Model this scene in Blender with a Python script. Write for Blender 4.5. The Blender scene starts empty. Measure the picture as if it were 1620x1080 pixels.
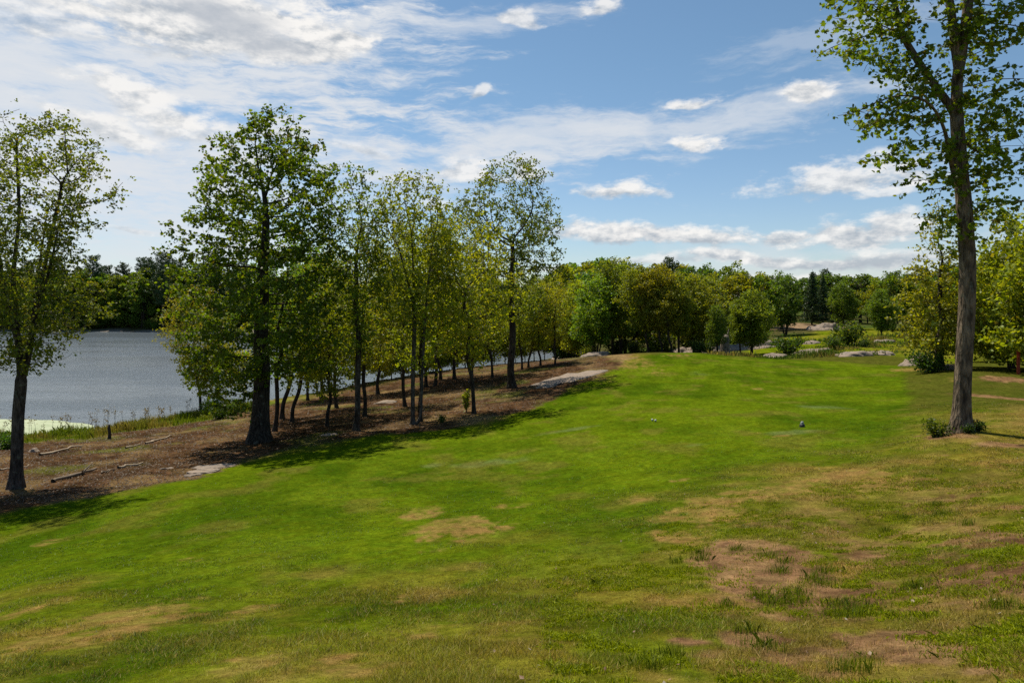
import bpy, math, random
import numpy as np

C = bpy.context.scene.collection
R = math.radians
F = 1080.0            # focal length in photo pixels (24 mm on 36 mm, 1620 px wide)
CX, HY = 810.0, 480.0 # principal column, horizon row of the photograph
CAMZ = 8.0            # camera height over the lake surface (z = 0)

# ------------------------------------------------------------------ noise
def _h(ix, iy, iz, seed):
    n = (ix.astype(np.int64) * 374761393 + iy.astype(np.int64) * 668265263 + iz.astype(np.int64) * 2147483647 + seed * 144665) & 0xffffffff
    n = ((n ^ (n >> 13)) * 1274126177) & 0xffffffff
    n = ((n ^ (n >> 16)) * 2246822519) & 0xffffffff
    return ((n ^ (n >> 15)) & 0xffff) / 65535.0

def vnoise(x, y, z=None, seed=0):
    x = np.asarray(x, float); y = np.asarray(y, float)
    z = np.zeros_like(x) if z is None else np.asarray(z, float)
    x0 = np.floor(x); y0 = np.floor(y); z0 = np.floor(z)
    fx = x - x0; fy = y - y0; fz = z - z0
    fx = fx * fx * (3 - 2 * fx); fy = fy * fy * (3 - 2 * fy); fz = fz * fz * (3 - 2 * fz)
    flat = not np.any(z)
    def layer(k):
        a = _h(x0, y0, z0 + k, seed); b = _h(x0 + 1, y0, z0 + k, seed)
        c = _h(x0, y0 + 1, z0 + k, seed); d = _h(x0 + 1, y0 + 1, z0 + k, seed)
        return (a * (1 - fx) + b * fx) * (1 - fy) + (c * (1 - fx) + d * fx) * fy
    l0 = layer(0)
    if flat: return l0
    return l0 * (1 - fz) + layer(1) * fz

def fbm(x, y, z=None, octv=4, seed=0):
    s = 0; a = 0.5; t = 0; f = 1.0
    for i in range(octv):
        s = s + a * vnoise(np.asarray(x) * f, np.asarray(y) * f, None if z is None else np.asarray(z) * f, seed + i * 7)
        t += a; a *= 0.5; f *= 2.03
    return s / t

def sstep(a, b, x):
    t = np.clip((x - a) / (b - a), 0, 1)
    return t * t * (3 - 2 * t)

# ------------------------------------------------------------------ terrain
# surveyed ground points: (photo column, distance, photo row) -> world (x, y, z)
CP = []
def col(px, *pairs):
    for d, py in pairs:
        CP.append(((px - CX) / F * d, d, -(py - HY) / F * d))
col(-300, (4, 1150), (8, 1050), (14, 930), (21, 812), (30, 735), (37, 708))
col(0, (4, 1085), (8, 950), (13, 878), (19, 812), (22, 772), (30, 722), (37, 699), (40, 690))
col(200, (3.8, 1080), (8, 935), (13, 858), (20, 778), (26, 738), (34, 702), (42, 682))
col(400, (3.5, 1080), (7, 950), (12, 850), (19, 770), (25, 728), (30.5, 698), (40, 668), (50, 645))
col(600, (3.3, 1080), (6.5, 950), (11, 850), (18, 764), (26, 706), (32, 678), (45, 642), (60, 610))
col(810, (3.2, 1080), (6, 950), (10, 850), (17, 755), (25, 695), (33, 655), (46, 612), (55, 590), (68, 576), (82, 576))
col(1000, (3.2, 1080), (6.9, 900), (11.5, 800), (20, 700), (31, 640), (43, 597), (55, 568), (60, 560), (68, 560), (78, 561), (95, 566))
col(1100, (3.2, 1080), (6.6, 900), (10.6, 800), (18.3, 700), (28.5, 640), (41, 597), (55, 562), (60, 558), (72, 560), (85, 560), (110, 548), (160, 515))
col(1200, (3.2, 1080), (6.4, 900), (10, 800), (17.2, 700), (26, 640), (38, 600), (53, 568), (62, 566), (75, 562), (92, 545), (110, 530), (135, 511), (200, 498))
col(1300, (3.2, 1080), (6.2, 900), (9.5, 800), (16.4, 700), (25, 640), (37, 600), (49, 572), (60, 572), (75, 560), (92, 545), (112, 527), (135, 510), (200, 498))
col(1400, (3.1, 1080), (6, 900), (9.1, 800), (15.5, 700), (23.5, 640), (34.5, 600), (44.5, 579), (55, 575), (75, 556), (100, 541), (130, 526), (200, 500))
col(1520, (3, 1080), (5.5, 900), (8.5, 800), (14, 682), (20, 640), (28, 608), (33, 586), (42, 574), (70, 552), (100, 538), (140, 520), (220, 500))
col(1620, (2.8, 1080), (5, 900), (7.5, 800), (13, 700), (19, 642), (28, 606), (38, 582), (60, 560), (100, 530), (200, 500))
col(1900, (3, 1080), (7, 820), (12, 705), (20, 636), (35, 578), (60, 545), (120, 515))
for a, r, z in [(-75, 3, -2.1), (75, 3, -1.55), (-75, 12, -4.6), (75, 12, -2.2), (-75, 30, -7.2), (75, 30, -2.7), (-75, 60, -9.0), (75, 60, -2.5),
                (75, 200, -2), (-120, 6, -2.4), (120, 6, -1.2), (180, 6, -1.5), (-180, 6, -1.5), (-120, 40, -6), (120, 40, -1.5), (180, 40, -2), (-180, 40, -2),
                (-120, 300, -4), (120, 300, -2), (180, 300, -2), (-180, 300, -2), (-75, 300, -4), (75, 400, -2),
                (-40, 260, -5), (-20, 260, -4.5), (0, 260, -4), (-10, 180, -5.5), (15, 300, -3), (30, 300, -3)]:
    CP.append((math.sin(R(a)) * r, math.cos(R(a)) * r, z))
CP = np.array(CP)
def _q(x, y):
    return np.arctan2(x, y) * 1.7, np.log(np.hypot(x, y) + 1.0)
_ca, _cq = _q(CP[:, 0], CP[:, 1])
def _phi(r2): return 0.5 * r2 * np.log(r2 + 1e-9)
_n = len(CP)
_K = _phi((_ca[:, None] - _ca) ** 2 + (_cq[:, None] - _cq) ** 2) + np.eye(_n) * 0.004
_P = np.stack([np.ones(_n), _ca, _cq], 1)
_A = np.block([[_K, _P], [_P.T, np.zeros((3, 3))]])
_W = np.linalg.solve(_A, np.concatenate([CP[:, 2], np.zeros(3)]))

def pw(px, d): return ((px - CX) / F * d, d)
LAKE = [pw(*p) for p in [(-900, 34), (-600, 37), (-300, 38.5), (0, 40), (100, 41.5), (200, 44.5), (300, 49), (450, 57), (620, 67), (700, 75), (780, 84), (850, 95), (905, 108),
                         (885, 124), (800, 130), (700, 135), (600, 145), (500, 165), (400, 185), (300, 192), (0, 195), (-300, 200), (-900, 225), (-1300, 180)]]
def poly_sd(x, y, poly):
    """signed distance, positive inside"""
    x = np.asarray(x, float); y = np.asarray(y, float)
    d2 = np.full(x.shape, 1e18); ins = np.zeros(x.shape, bool)
    n = len(poly)
    for i in range(n):
        ax, ay = poly[i]; bx, by = poly[(i + 1) % n]
        ex, ey = bx - ax, by - ay
        t = np.clip(((x - ax) * ex + (y - ay) * ey) / (ex * ex + ey * ey + 1e-12), 0, 1)
        d2 = np.minimum(d2, (x - ax - t * ex) ** 2 + (y - ay - t * ey) ** 2)
        c = ((ay > y) != (by > y))
        xs = (bx - ax) * (y - ay) / ((by - ay) if abs(by - ay) > 1e-12 else 1e-12) + ax
        ins ^= c & (x < xs)
    d = np.sqrt(d2)
    return np.where(ins, d, -d)

def hz_base(x, y):
    x = np.asarray(x, float); y = np.asarray(y, float)
    sh = x.shape; x = x.ravel(); y = y.ravel()
    out = np.empty(x.size)
    for s in range(0, x.size, 20000):
        a, q = _q(x[s:s + 20000], y[s:s + 20000])
        k = _phi((a[:, None] - _ca) ** 2 + (q[:, None] - _cq) ** 2)
        out[s:s + 20000] = k @ _W[:_n] + _W[_n] + _W[_n + 1] * a + _W[_n + 2] * q
    r = np.hypot(x, y)
    far = sstep(200, 380, r)
    out = out * (1 - far) + (-3.0 + 3 * (fbm(x / 150, y / 150, seed=5, octv=2) - .5)) * far
    return out.reshape(sh)

def hz(x, y):
    """ground height (world z, lake at 0)"""
    x = np.asarray(x, float); y = np.asarray(y, float)
    z = hz_base(x, y) + CAMZ
    r = np.hypot(x, y)
    amp = sstep(2, 12, r)
    z = z + 0.05 * (fbm(x * 0.7, y * 0.7, seed=3, octv=3) - .5) * amp + 0.16 * (fbm(x * .17, y * .17, seed=9, octv=2) - .5) * amp
    sd = poly_sd(x, y, LAKE) + 1.6 * (fbm(x * .25, y * .25, seed=21, octv=3) - .5)
    z = np.where((sd <= 0) & (y > 105), np.minimum(z, .05 + .13 * np.maximum(-sd, 0)), z)
    z = np.where(sd > 0, np.minimum(z, -0.16 * np.minimum(sd, 9)), np.maximum(z, 0.05 + np.minimum(-sd, 40) * 0.09))
    return z
def hz1(x, y): return float(hz(np.array([x]), np.array([y]))[0])

_dd = np.exp(np.linspace(math.log(2.0), math.log(320), 900))
def ground_at(px, py):
    """first point where the sight line through photo pixel (px, py) meets the ground"""
    x = (px - CX) / F * _dd
    zr = CAMZ - (py - HY) / F * _dd
    g = hz(x, _dd)
    k = np.nonzero(g >= zr)[0]
    i = int(k[0]) if len(k) else len(_dd) - 1
    if i > 0 and len(k):
        a = g[i - 1] - zr[i - 1]; b = g[i] - zr[i]
        d = _dd[i - 1] + (_dd[i] - _dd[i - 1]) * (-a / (b - a + 1e-9))
    else: d = _dd[i]
    return ((px - CX) / F * d, float(d))

# ------------------------------------------------------------------ ground cover zones
EDGE = [(-60, 822), (0, 809), (80, 796), (150, 785), (220, 770), (300, 757), (350, 742), (410, 722), (480, 707), (560, 693), (640, 686), (700, 680), (745, 672), (790, 660), (840, 650), (872, 632), (905, 612), (945, 597), (975, 582), (1003, 566)]
EDGEW = [ground_at(*p) for p in EDGE]
LITTER = EDGEW + [pw(990, 66), pw(930, 82), pw(870, 95), pw(780, 84), pw(700, 75), pw(620, 67), pw(450, 57), pw(300, 48), pw(200, 43), pw(100, 39.5), pw(0, 37), pw(-120, 34), pw(-200, 24)]
FAIR = [ground_at(*p) for p in [(-500, 1000), (-60, 822)]] + EDGEW[1:-1] + [pw(1030, 57), pw(1080, 60), pw(1200, 58), pw(1300, 53), pw(1420, 45.5)] + \
       [ground_at(*p) for p in [(1432, 592), (1437, 620), (1440, 650), (1440, 683), (1380, 700), (1290, 722), (1180, 752), (1090, 786), (1020, 820), (920, 860), (800, 890), (650, 915), (450, 920), (250, 925), (60, 940), (-150, 980)]]
MEADOW = [pw(1150, 68), pw(1400, 60), pw(1520, 45), pw(1560, 60), pw(1620, 95), pw(1500, 125), pw(1380, 120), pw(1310, 112), pw(1270, 104), pw(1200, 96), pw(1190, 85)]
PATHP = [pw(1215, 118), pw(1290, 117), pw(1335, 119), pw(1340, 126), pw(1270, 132), pw(1220, 126)]

def blob(px, py, rx, ry, s=1.0):
    x, y = ground_at(px, py); x2, y2 = ground_at(px, py - ry); x3, y3 = ground_at(px, py + ry)
    return (x, y, rx / F * y, max(0.15, 0.5 * abs(y2 - y3)), s)
DRY = [blob(*b) for b in [(720, 835, 95, 22, 1.0), (665, 812, 45, 12, .9), (760, 836, 70, 10, 1.0), (690, 870, 40, 6, .7), (810, 800, 50, 10, .6), (180, 985, 120, 40, 1.1), (100, 1010, 90, 30, .9),
        (240, 960, 60, 20, .8), (75, 858, 40, 6, .8), (60, 960, 60, 18, .7), (300, 885, 45, 8, .5), (635, 947, 16, 9, 1.0), (400, 965, 50, 14, .7), (410, 1045, 90, 25, .8), (530, 1060, 150, 35, .7),
        (1075, 759, 22, 3, 1.1), (1010, 790, 40, 10, .8), (1150, 790, 90, 15, 1.1), (1120, 815, 100, 24, 1.05), (1230, 775, 90, 15, 1.), (1330, 752, 110, 12, .8), (1060, 850, 90, 25, .7), (1380, 765, 120, 18, .45), (1320, 720, 60, 6, .4),
        (1198, 615, 16, 3, .7), (1000, 580, 40, 8, .65), (955, 600, 30, 10, .6), (1075, 562, 40, 3, .7), (980, 563, 40, 4, .7), (1420, 610, 20, 20, .3), (1500, 600, 80, 10, .4), (1440, 584, 40, 4, .8),
        (760, 664, 55, 9, 1.0), (1230, 690, 60, 5, .5), (1180, 686, 60, 5, .5), (1430, 586, 22, 3, 1.), (930, 880, 120, 30, .35), (700, 1000, 200, 50, .4), (880, 1020, 150, 40, .4)]]
SOIL = [blob(*b) for b in [(1320, 950, 300, 90, .74), (1500, 900, 160, 120, .72), (1250, 1040, 260, 50, .72), (1480, 780, 140, 60, .5), (1200, 880, 90, 32, 1.5), (1180, 920, 75, 26, 1.4), (1250, 905, 65, 24, 1.3), (1130, 890, 55, 20, 1.), (1430, 1020, 100, 40, 1.6), (1330, 1000, 60, 20, .8), (1190, 1010, 90, 25, .9), (1590, 850, 40, 45, .9), (1600, 930, 50, 40, .8), (1560, 1000, 60, 30, .7),
        (1580, 703, 60, 5, 1.2), (1500, 688, 40, 8, 1.0), (1550, 1060, 60, 22, .7), (1480, 960, 50, 18, .5), (1600, 630, 25, 14, 1.2), (1590, 600, 40, 8, 1.1), (1100, 1015, 60, 15, .7), (1290, 1045, 60, 20, .6), (1490, 720, 30, 4, .5), (1450, 690, 20, 3, .5)]]
PALE = [blob(*b) for b in [(770, 733, 90, 7, 1.0), (700, 735, 60, 5, .8), (1245, 684, 60, 5, 1.2), (1300, 645, 50, 10, .7), (1180, 632, 30, 5, .7), (1110, 590, 40, 6, .6), (900, 680, 70, 3, 1.0), (520, 742, 50, 5, .6), (1080, 706, 60, 4, .7), (470, 742, 30, 3, .7), (150, 808, 60, 5, .4), (1325, 645, 22, 8, .7)]]
def blobs(x, y, L):
    m = np.zeros(np.shape(x))
    for bx, by, rx, ry, s in L:
        q = ((x - bx) / rx) ** 2 + ((y - by) / ry) ** 2
        m = np.maximum(m, s * np.exp(-q * 1.1))
    return m

def mix(a, b, t): return a + (b - a) * t[..., None]
def zones(x, y):
    r = np.hypot(x, y)
    e = (fbm(x * .9, y * .9, seed=31, octv=3) - .5)
    lit = sstep(-.25, .3, poly_sd(x, y, LITTER) + (e * 1.3 + .7 * (fbm(x * 3.5, y * 3.5, seed=32, octv=2) - .5)) * sstep(15, 25, r))
    near = sstep(26, 14, r)
    fsd = poly_sd(x, y, FAIR)
    soft = 0.25 + 2.0 * near
    fair = sstep(-1, 1, (fsd + e * (0.4 + 4.0 * near)) / soft)
    mead = sstep(-1.5, 1.5, poly_sd(x, y, MEADOW) + e * 3)
    path = sstep(-.8, .8, poly_sd(x, y, PATHP) + e * 2)
    lsd = -poly_sd(x, y, LAKE)
    shore = sstep(5.2, 3.2, lsd + e * 4.5) * sstep(64, 46, y) * sstep(28, 30, y)
    n1 = fbm(x * 3.1, y * 3.1, seed=41, octv=4)
    dry = np.clip(sstep(.30, .66, blobs(x, y, DRY) * (-.42 + n1 * 1.45 + 1.0 * fbm(x * 9, y * 6, seed=45, octv=3))), 0, 1)
    soil = np.clip(sstep(.38, .66, blobs(x, y, SOIL) * (.05 + .95 * fbm(x * 2.1, y * 2.1, seed=43, octv=3) + .75 * fbm(x * 9, y * 9, seed=44, octv=3))), 0, 1)
    return dict(fsd=fsd, lit=lit, fair=fair, mead=mead, path=path, shore=shore, dry=dry, soil=soil, lsd=lsd, r=r, e=e)

def ground_color(x, y, Z=None):
    Z = Z or zones(x, y)
    sh = np.shape(x)
    k = lambda *c: np.broadcast_to(np.array(c, float), sh + (3,))
    big = fbm(x * .16, y * .16, seed=51, octv=4); mid = fbm(x * .8, y * .8, seed=52, octv=4); fine = fbm(x * 5, y * 5, seed=53, octv=3)
    # rough grass
    rough = mix(k(.068, .084, .004), k(.160, .130, .018), sstep(.36, .62, mid * .6 + big * .4))
    rough = mix(rough, k(.225, .142, .040), sstep(.45, .66, fbm(x * 1.3, y * 1.3, seed=54, octv=5)) * .8)
    rough = mix(rough, k(.080, .118, .002), sstep(.52, .66, fbm(x * 1.1, y * .9, seed=55, octv=4)) * .7)
    # right-hand weedy ground: livelier green weeds
    weed = sstep(1.0, 3.0, x) * sstep(11, 8, y)
    rough = mix(rough, k(.115, .145, .004), weed * sstep(.46, .6, fbm(x * 1.9, y * 1.9, seed=56, octv=4)) * .75)
    rough = mix(rough, k(.185, .108, .050), weed * sstep(.55, .64, fbm(x * 2.3, y * 2.3, seed=57, octv=4)) * .9)
    rough = mix(rough, mix(k(.105, .098, .012), k(.205, .145, .040), sstep(.36, .64, fbm(x * 1.7, y * 1.4, seed=67, octv=5))), .62 * sstep(.5, 3.0, x) * sstep(.30, .55, fbm(x * .8, y * .8, seed=68, octv=3)))
    # greener first cut round the fairway and on the left
    fc = np.maximum(sstep(-2.6, -.2, Z['fsd']) * .8 , sstep(2.0, -2.5, x) * .75) * (.35 + .65 * sstep(.36, .58, fbm(x * .7, y * .7, seed=62, octv=3)))
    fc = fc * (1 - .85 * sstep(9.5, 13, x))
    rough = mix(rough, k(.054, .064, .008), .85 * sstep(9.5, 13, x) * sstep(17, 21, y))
    rough = mix(rough, mix(k(.044, .078, .0015), k(.092, .128, .003), sstep(.35, .65, mid)), fc)
    # mown fairway
    st = fbm(x * .55 + y * .1, y * .28, seed=58, octv=4)
    fair = mix(k(.045, .080, .0028), k(.087, .126, .0040), sstep(.30, .66, st * .55 + big * .45))
    fair = mix(fair, k(.096, .136, .006), sstep(.60, .72, fbm(x * .45, y * .3, seed=59, octv=4)) * .65)
    fair = mix(fair, k(.13, .16, .055), np.clip(sstep(.35, .8, blobs(x, y, PALE) * (-.1 + 1.1 * mid + .9 * fbm(x * 2.5, y * 1.2, seed=63, octv=3))) * .55, 0, 1))
    fair = mix(fair, k(.13, .11, .02), sstep(.58, .74, fbm(x * .9, y * .6, seed=60, octv=4)) * .45)
    mow = np.sin((x * .94 - y * .34) * 3.3) * .5 + .5
    fair = fair * (1 + (.10 * (sstep(.3, .7, mow) - .5) * sstep(22, 34, y))[..., None])
    # the coarser left foreground part of the fairway
    c = mix(rough, fair, Z['fair'])
    # forest floor far away
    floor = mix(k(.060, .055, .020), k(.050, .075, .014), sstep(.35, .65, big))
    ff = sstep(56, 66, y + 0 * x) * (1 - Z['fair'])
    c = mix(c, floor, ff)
    mead = mix(k(.095, .13, .003), k(.16, .15, .015), sstep(.4, .66, big * .5 + mid * .5))
    c = mix(c, mead, Z['mead'])
    c = mix(c, k(.22, .15, .09), Z['path'])
    c = mix(c, mix(k(.27, .165, .054), k(.17, .130, .030), sstep(.3, .7, fine)), Z['dry'] * .85)
    lit = mix(k(.050, .027, .013), k(.110, .062, .031), sstep(.35, .68, mid * .5 + fine * .5))
    lit = mix(lit, k(.10, .12, .02), sstep(.52, .68, fbm(x * .35, y * .35, seed=61, octv=5)) * .6)
    lit = mix(lit, k(.20, .135, .06), sstep(.55, .70, fbm(x * .5, y * .5, seed=64, octv=5)) * .55)
    lit = mix(lit, k(.045, .028, .018), sstep(.54, .70, fbm(x * .6, y * .9, seed=65, octv=5)) * .6)
    lit = mix(lit, k(.26, .18, .08), np.clip(sstep(.4, .8, blobs(x, y, DRY)), 0, 1) * .8)
    c = mix(c, lit, Z['lit'])
    shc = mix(k(.12, .17, .014), k(.19, .18, .035), sstep(.4, .65, mid))
    c = mix(c, shc, Z['shore'])
    soil = mix(k(.115, .064, .030), k(.215, .128, .060), sstep(.3, .7, fine * .5 + mid * .5))
    c = mix(c, soil, Z['soil'])
    c = mix(c, k(.10, .09, .06), sstep(.6, 0., Z['lsd']))
    c = mix(c, k(.20, .17, .145), sstep(3.0, 2.0, Z['lsd'] + 2.5 * Z['e']) * sstep(100, 120, y))
    return np.clip(c * (.50 + .55 * fine + .45 * fbm(x * 17, y * 17, seed=66, octv=2))[..., None], 0.002, .8)

# ------------------------------------------------------------------ mesh helpers
def mesh_np(name, V, loops, starts, mat, smooth=False, colors=None):
    m = bpy.data.meshes.new(name)
    V = np.ascontiguousarray(V, np.float32); loops = np.ascontiguousarray(loops, np.int32); starts = np.ascontiguousarray(starts, np.int32)
    m.vertices.add(len(V)); m.vertices.foreach_set('co', V.ravel())
    m.loops.add(len(loops)); m.loops.foreach_set('vertex_index', loops)
    m.polygons.add(len(starts)); m.polygons.foreach_set('loop_start', starts)
    m.update(calc_edges=True); m.validate()
    m.polygons.foreach_set('use_smooth', np.full(len(m.polygons), smooth))
    if colors is not None:
        a = m.attributes.new('col', 'FLOAT_COLOR', 'POINT')
        cc = np.ones((len(V), 4), np.float32); cc[:, :3] = colors
        a.data.foreach_set('color', cc.ravel())
    if mat: m.materials.append(mat)
    return m
def mesh_py(name, V, faces, mat, smooth=False, colors=None):
    loops = [i for f in faces for i in f]; st = []; k = 0
    for f in faces: st.append(k); k += len(f)
    return mesh_np(name, np.array(V, float).reshape(-1, 3), loops, st, mat, smooth, colors)
def obj(name, mesh, parent=None, **props):
    o = bpy.data.objects.new(name, mesh); C.objects.link(o)
    if parent is not None: o.parent = parent
    for k, v in props.items(): o[k] = v
    return o
def thing(name, label, cat, loc, rot=0, scale=1, group=None):
    o = bpy.data.objects.new(name, None); C.objects.link(o)
    o.location = loc; o.rotation_euler = (0, 0, rot); o.scale = (scale,) * 3
    o.empty_display_size = .2
    o['label'] = label; o['category'] = cat
    if group: o['group'] = group
    return o

class Geo:
    def __init__(s): s.V = []; s.F = []; s.n = 0
    def add(s, V, faces):
        s.V.append(np.asarray(V, float)); s.F += [[i + s.n for i in f] for f in faces]; s.n += len(V)
    def tube(s, P, Rr, sides=6, cap=True):
        P = np.asarray(P, float); n = len(P)
        T = np.gradient(P, axis=0); T /= np.linalg.norm(T, axis=1)[:, None] + 1e-9
        up = np.array([0.31, .95, .02]) if abs(T[0][2]) > .7 else np.array([.02, .05, 1.])
        u = np.cross(T, up); u /= np.linalg.norm(u, axis=1)[:, None] + 1e-9
        v = np.cross(T, u)
        a = np.arange(sides) * 2 * math.pi / sides
        ring = u[:, None, :] * np.cos(a)[None, :, None] + v[:, None, :] * np.sin(a)[None, :, None]
        V = (P[:, None, :] + ring * np.asarray(Rr)[:, None, None]).reshape(-1, 3)
        f = []
        for i in range(n - 1):
            for j in range(sides):
                k = (j + 1) % sides
                f.append([i * sides + j, i * sides + k, (i + 1) * sides + k, (i + 1) * sides + j])
        if cap: f.append([(n - 1) * sides + j for j in range(sides)])
        s.add(V, f)
    def mesh(s, name, mat, smooth=True): return mesh_py(name, np.concatenate(s.V), s.F, mat, smooth)

# ------------------------------------------------------------------ materials
def newmat(name):
    m = bpy.data.materials.new(name); m.use_nodes = True
    nt = m.node_tree; nt.nodes.clear()
    return m, nt
class NB:
    def __init__(s, nt): s.nt = nt
    def n(s, t, **kw):
        nd = s.nt.nodes.new(t)
        for k, v in kw.items(): setattr(nd, k, v)
        return nd
    def l(s, a, b): s.nt.links.new(a, b)
    def put(s, sock, v):
        if isinstance(v, bpy.types.NodeSocket): s.l(v, sock)
        else: sock.default_value = v
    def m(s, op, a, b=None, c=None, clamp=False):
        nd = s.n('ShaderNodeMath', operation=op); nd.use_clamp = clamp
        s.put(nd.inputs[0], a)
        if b is not None: s.put(nd.inputs[1], b)
        if c is not None: s.put(nd.inputs[2], c)
        return nd.outputs[0]
    def vm(s, op, a, b=None, out=0):
        nd = s.n('ShaderNodeVectorMath', operation=op); s.put(nd.inputs[0], a)
        if b is not None: s.put(nd.inputs[1], b)
        return nd.outputs[out]
    def mixc(s, f, a, b, mode='MIX'):
        nd = s.n('ShaderNodeMix', data_type='RGBA', blend_type=mode)
        s.put(nd.inputs[0], f); s.put(nd.inputs[6], a); s.put(nd.inputs[7], b)
        return nd.outputs[2]
    def ramp(s, x, a, b, to0=0., to1=1.):
        nd = s.n('ShaderNodeMapRange', interpolation_type='SMOOTHSTEP')
        s.put(nd.inputs[0], x); s.put(nd.inputs[1], a); s.put(nd.inputs[2], b); s.put(nd.inputs[3], to0); s.put(nd.inputs[4], to1)
        return nd.outputs[0]
    def noise(s, vec, scale, det=3, rough=.55, out=0, dist=0):
        nd = s.n('ShaderNodeTexNoise'); s.put(nd.inputs['Vector'], vec)
        nd.inputs['Scale'].default_value = scale; nd.inputs['Detail'].default_value = det; nd.inputs['Roughness'].default_value = rough
        nd.inputs['Distortion'].default_value = dist
        return nd.outputs[out]
def rgb(r, g, b): return (r, g, b, 1.)

def leaf_material(name, trans=.5, var=.35):
    m, nt = newmat(name); b = NB(nt)
    oi = b.n('ShaderNodeObjectInfo'); geo = b.n('ShaderNodeNewGeometry'); tc = b.n('ShaderNodeTexCoord')
    ri = geo.outputs['Random Per Island']
    val = b.m('MULTIPLY_ADD', ri, 2 * var, 1 - var)
    nz = b.noise(tc.outputs['Object'], .55, 3)
    val = b.m('MULTIPLY', val, b.ramp(nz, .3, .7, .78, 1.22))
    hue = b.m('MULTIPLY_ADD', b.m('FRACT', b.m('MULTIPLY', ri, 17.31)), .035, .4825)
    hs = b.n('ShaderNodeHueSaturation'); b.l(oi.outputs['Color'], hs.inputs['Color']); b.l(val, hs.inputs['Value']); b.l(hue, hs.inputs['Hue'])
    # a few brown, sun-scorched leaves
    br = b.m('GREATER_THAN', b.m('FRACT', b.m('MULTIPLY', ri, 53.7)), .955)
    colr = b.mixc(b.m('MULTIPLY', br, .6), hs.outputs[0], rgb(.12, .075, .02))
    p = b.n('ShaderNodeBsdfPrincipled'); b.l(colr, p.inputs['Base Color']); p.inputs['Roughness'].default_value = .5
    p.inputs['Specular IOR Level'].default_value = .3
    t = b.n('ShaderNodeBsdfTranslucent'); b.l(b.mixc(1., colr, rgb(1.75, 1.55, .45), 'MULTIPLY'), t.inputs['Color'])
    mx = b.n('ShaderNodeMixShader'); mx.inputs[0].default_value = trans
    b.l(p.outputs[0], mx.inputs[1]); b.l(t.outputs[0], mx.inputs[2])
    o = b.n('ShaderNodeOutputMaterial'); b.l(mx.outputs[0], o.inputs[0])
    return m
def bark_material():
    m, nt = newmat('bark'); b = NB(nt)
    oi = b.n('ShaderNodeObjectInfo'); tc = b.n('ShaderNodeTexCoord')
    sc = b.vm('MULTIPLY', tc.outputs['Object'], (1, 1, .22))
    n1 = b.noise(sc, 14, 5, .65); n2 = b.noise(tc.outputs['Object'], 1.7, 4)
    v = b.n('ShaderNodeTexVoronoi'); b.l(sc, v.inputs['Vector']); v.inputs['Scale'].default_value = 24
    k = b.m('MULTIPLY', b.ramp(n1, .32, .68, .3, 1.7), b.ramp(n2, .3, .7, .75, 1.3))
    hsv = b.n('ShaderNodeHueSaturation'); b.l(oi.outputs['Color'], hsv.inputs['Color']); b.l(k, hsv.inputs['Value'])
    lich = b.mixc(b.ramp(b.noise(tc.outputs['Object'], 5.5, 4), .6, .68, 0, .5), hsv.outputs[0], rgb(.17, .175, .13))
    p = b.n('ShaderNodeBsdfPrincipled'); b.l(lich, p.inputs['Base Color']); p.inputs['Roughness'].default_value = .9; p.inputs['Specular IOR Level'].default_value = .15
    bp = b.n('ShaderNodeBump'); bp.inputs['Strength'].default_value = 1.; bp.inputs['Distance'].default_value = .05
    b.l(b.m('ADD', n1, b.m('MULTIPLY', v.outputs['Distance'], .7)), bp.inputs['Height']); b.l(bp.outputs[0], p.inputs['Normal'])
    o = b.n('ShaderNodeOutputMaterial'); b.l(p.outputs[0], o.inputs[0])
    return m
def ground_material():
    m, nt = newmat('ground'); b = NB(nt)
    at = b.n('ShaderNodeAttribute', attribute_name='col'); geo = b.n('ShaderNodeNewGeometry'); P = geo.outputs['Position']
    n1 = b.noise(P, 9, 5, .7); n2 = b.noise(P, 45, 4, .75); n3 = b.noise(b.vm('MULTIPLY', P, (1, .6, 1)), 1.6, 4, .6)
    k = b.m('MULTIPLY', b.m('MULTIPLY', b.ramp(n1, .28, .72, .72, 1.28), b.ramp(n2, .25, .75, .62, 1.38)), b.ramp(n3, .3, .7, .9, 1.1))
    hs = b.n('ShaderNodeHueSaturation'); b.l(at.outputs['Color'], hs.inputs['Color']); b.l(k, hs.inputs['Value'])
    b.l(b.ramp(b.noise(P, 3.3, 4, .65), .3, .7, .488, .512), hs.inputs['Hue'])
    p = b.n('ShaderNodeBsdfPrincipled'); b.l(hs.outputs[0], p.inputs['Base Color']); p.inputs['Roughness'].default_value = .95; p.inputs['Specular IOR Level'].default_value = .0
    bp = b.n('ShaderNodeBump'); bp.inputs['Strength'].default_value = .7; bp.inputs['Distance'].default_value = .05
    b.l(b.m('ADD', n2, n1), bp.inputs['Height']); b.l(bp.outputs[0], p.inputs['Normal'])
    o = b.n('ShaderNodeOutputMaterial'); b.l(p.outputs[0], o.inputs[0])
    return m
def blade_material(name, trans=.4):
    m, nt = newmat(name); b = NB(nt)
    at = b.n('ShaderNodeAttribute', attribute_name='col')
    p = b.n('ShaderNodeBsdfPrincipled'); b.l(at.outputs['Color'], p.inputs['Base Color']); p.inputs['Roughness'].default_value = .55; p.inputs['Specular IOR Level'].default_value = .2
    t = b.n('ShaderNodeBsdfTranslucent'); b.l(b.mixc(1., at.outputs['Color'], rgb(1.25, 1.2, .7), 'MULTIPLY'), t.inputs['Color'])
    mx = b.n('ShaderNodeMixShader'); mx.inputs[0].default_value = trans
    b.l(p.outputs[0], mx.inputs[1]); b.l(t.outputs[0], mx.inputs[2])
    o = b.n('ShaderNodeOutputMaterial'); b.l(mx.outputs[0], o.inputs[0])
    return m
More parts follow.
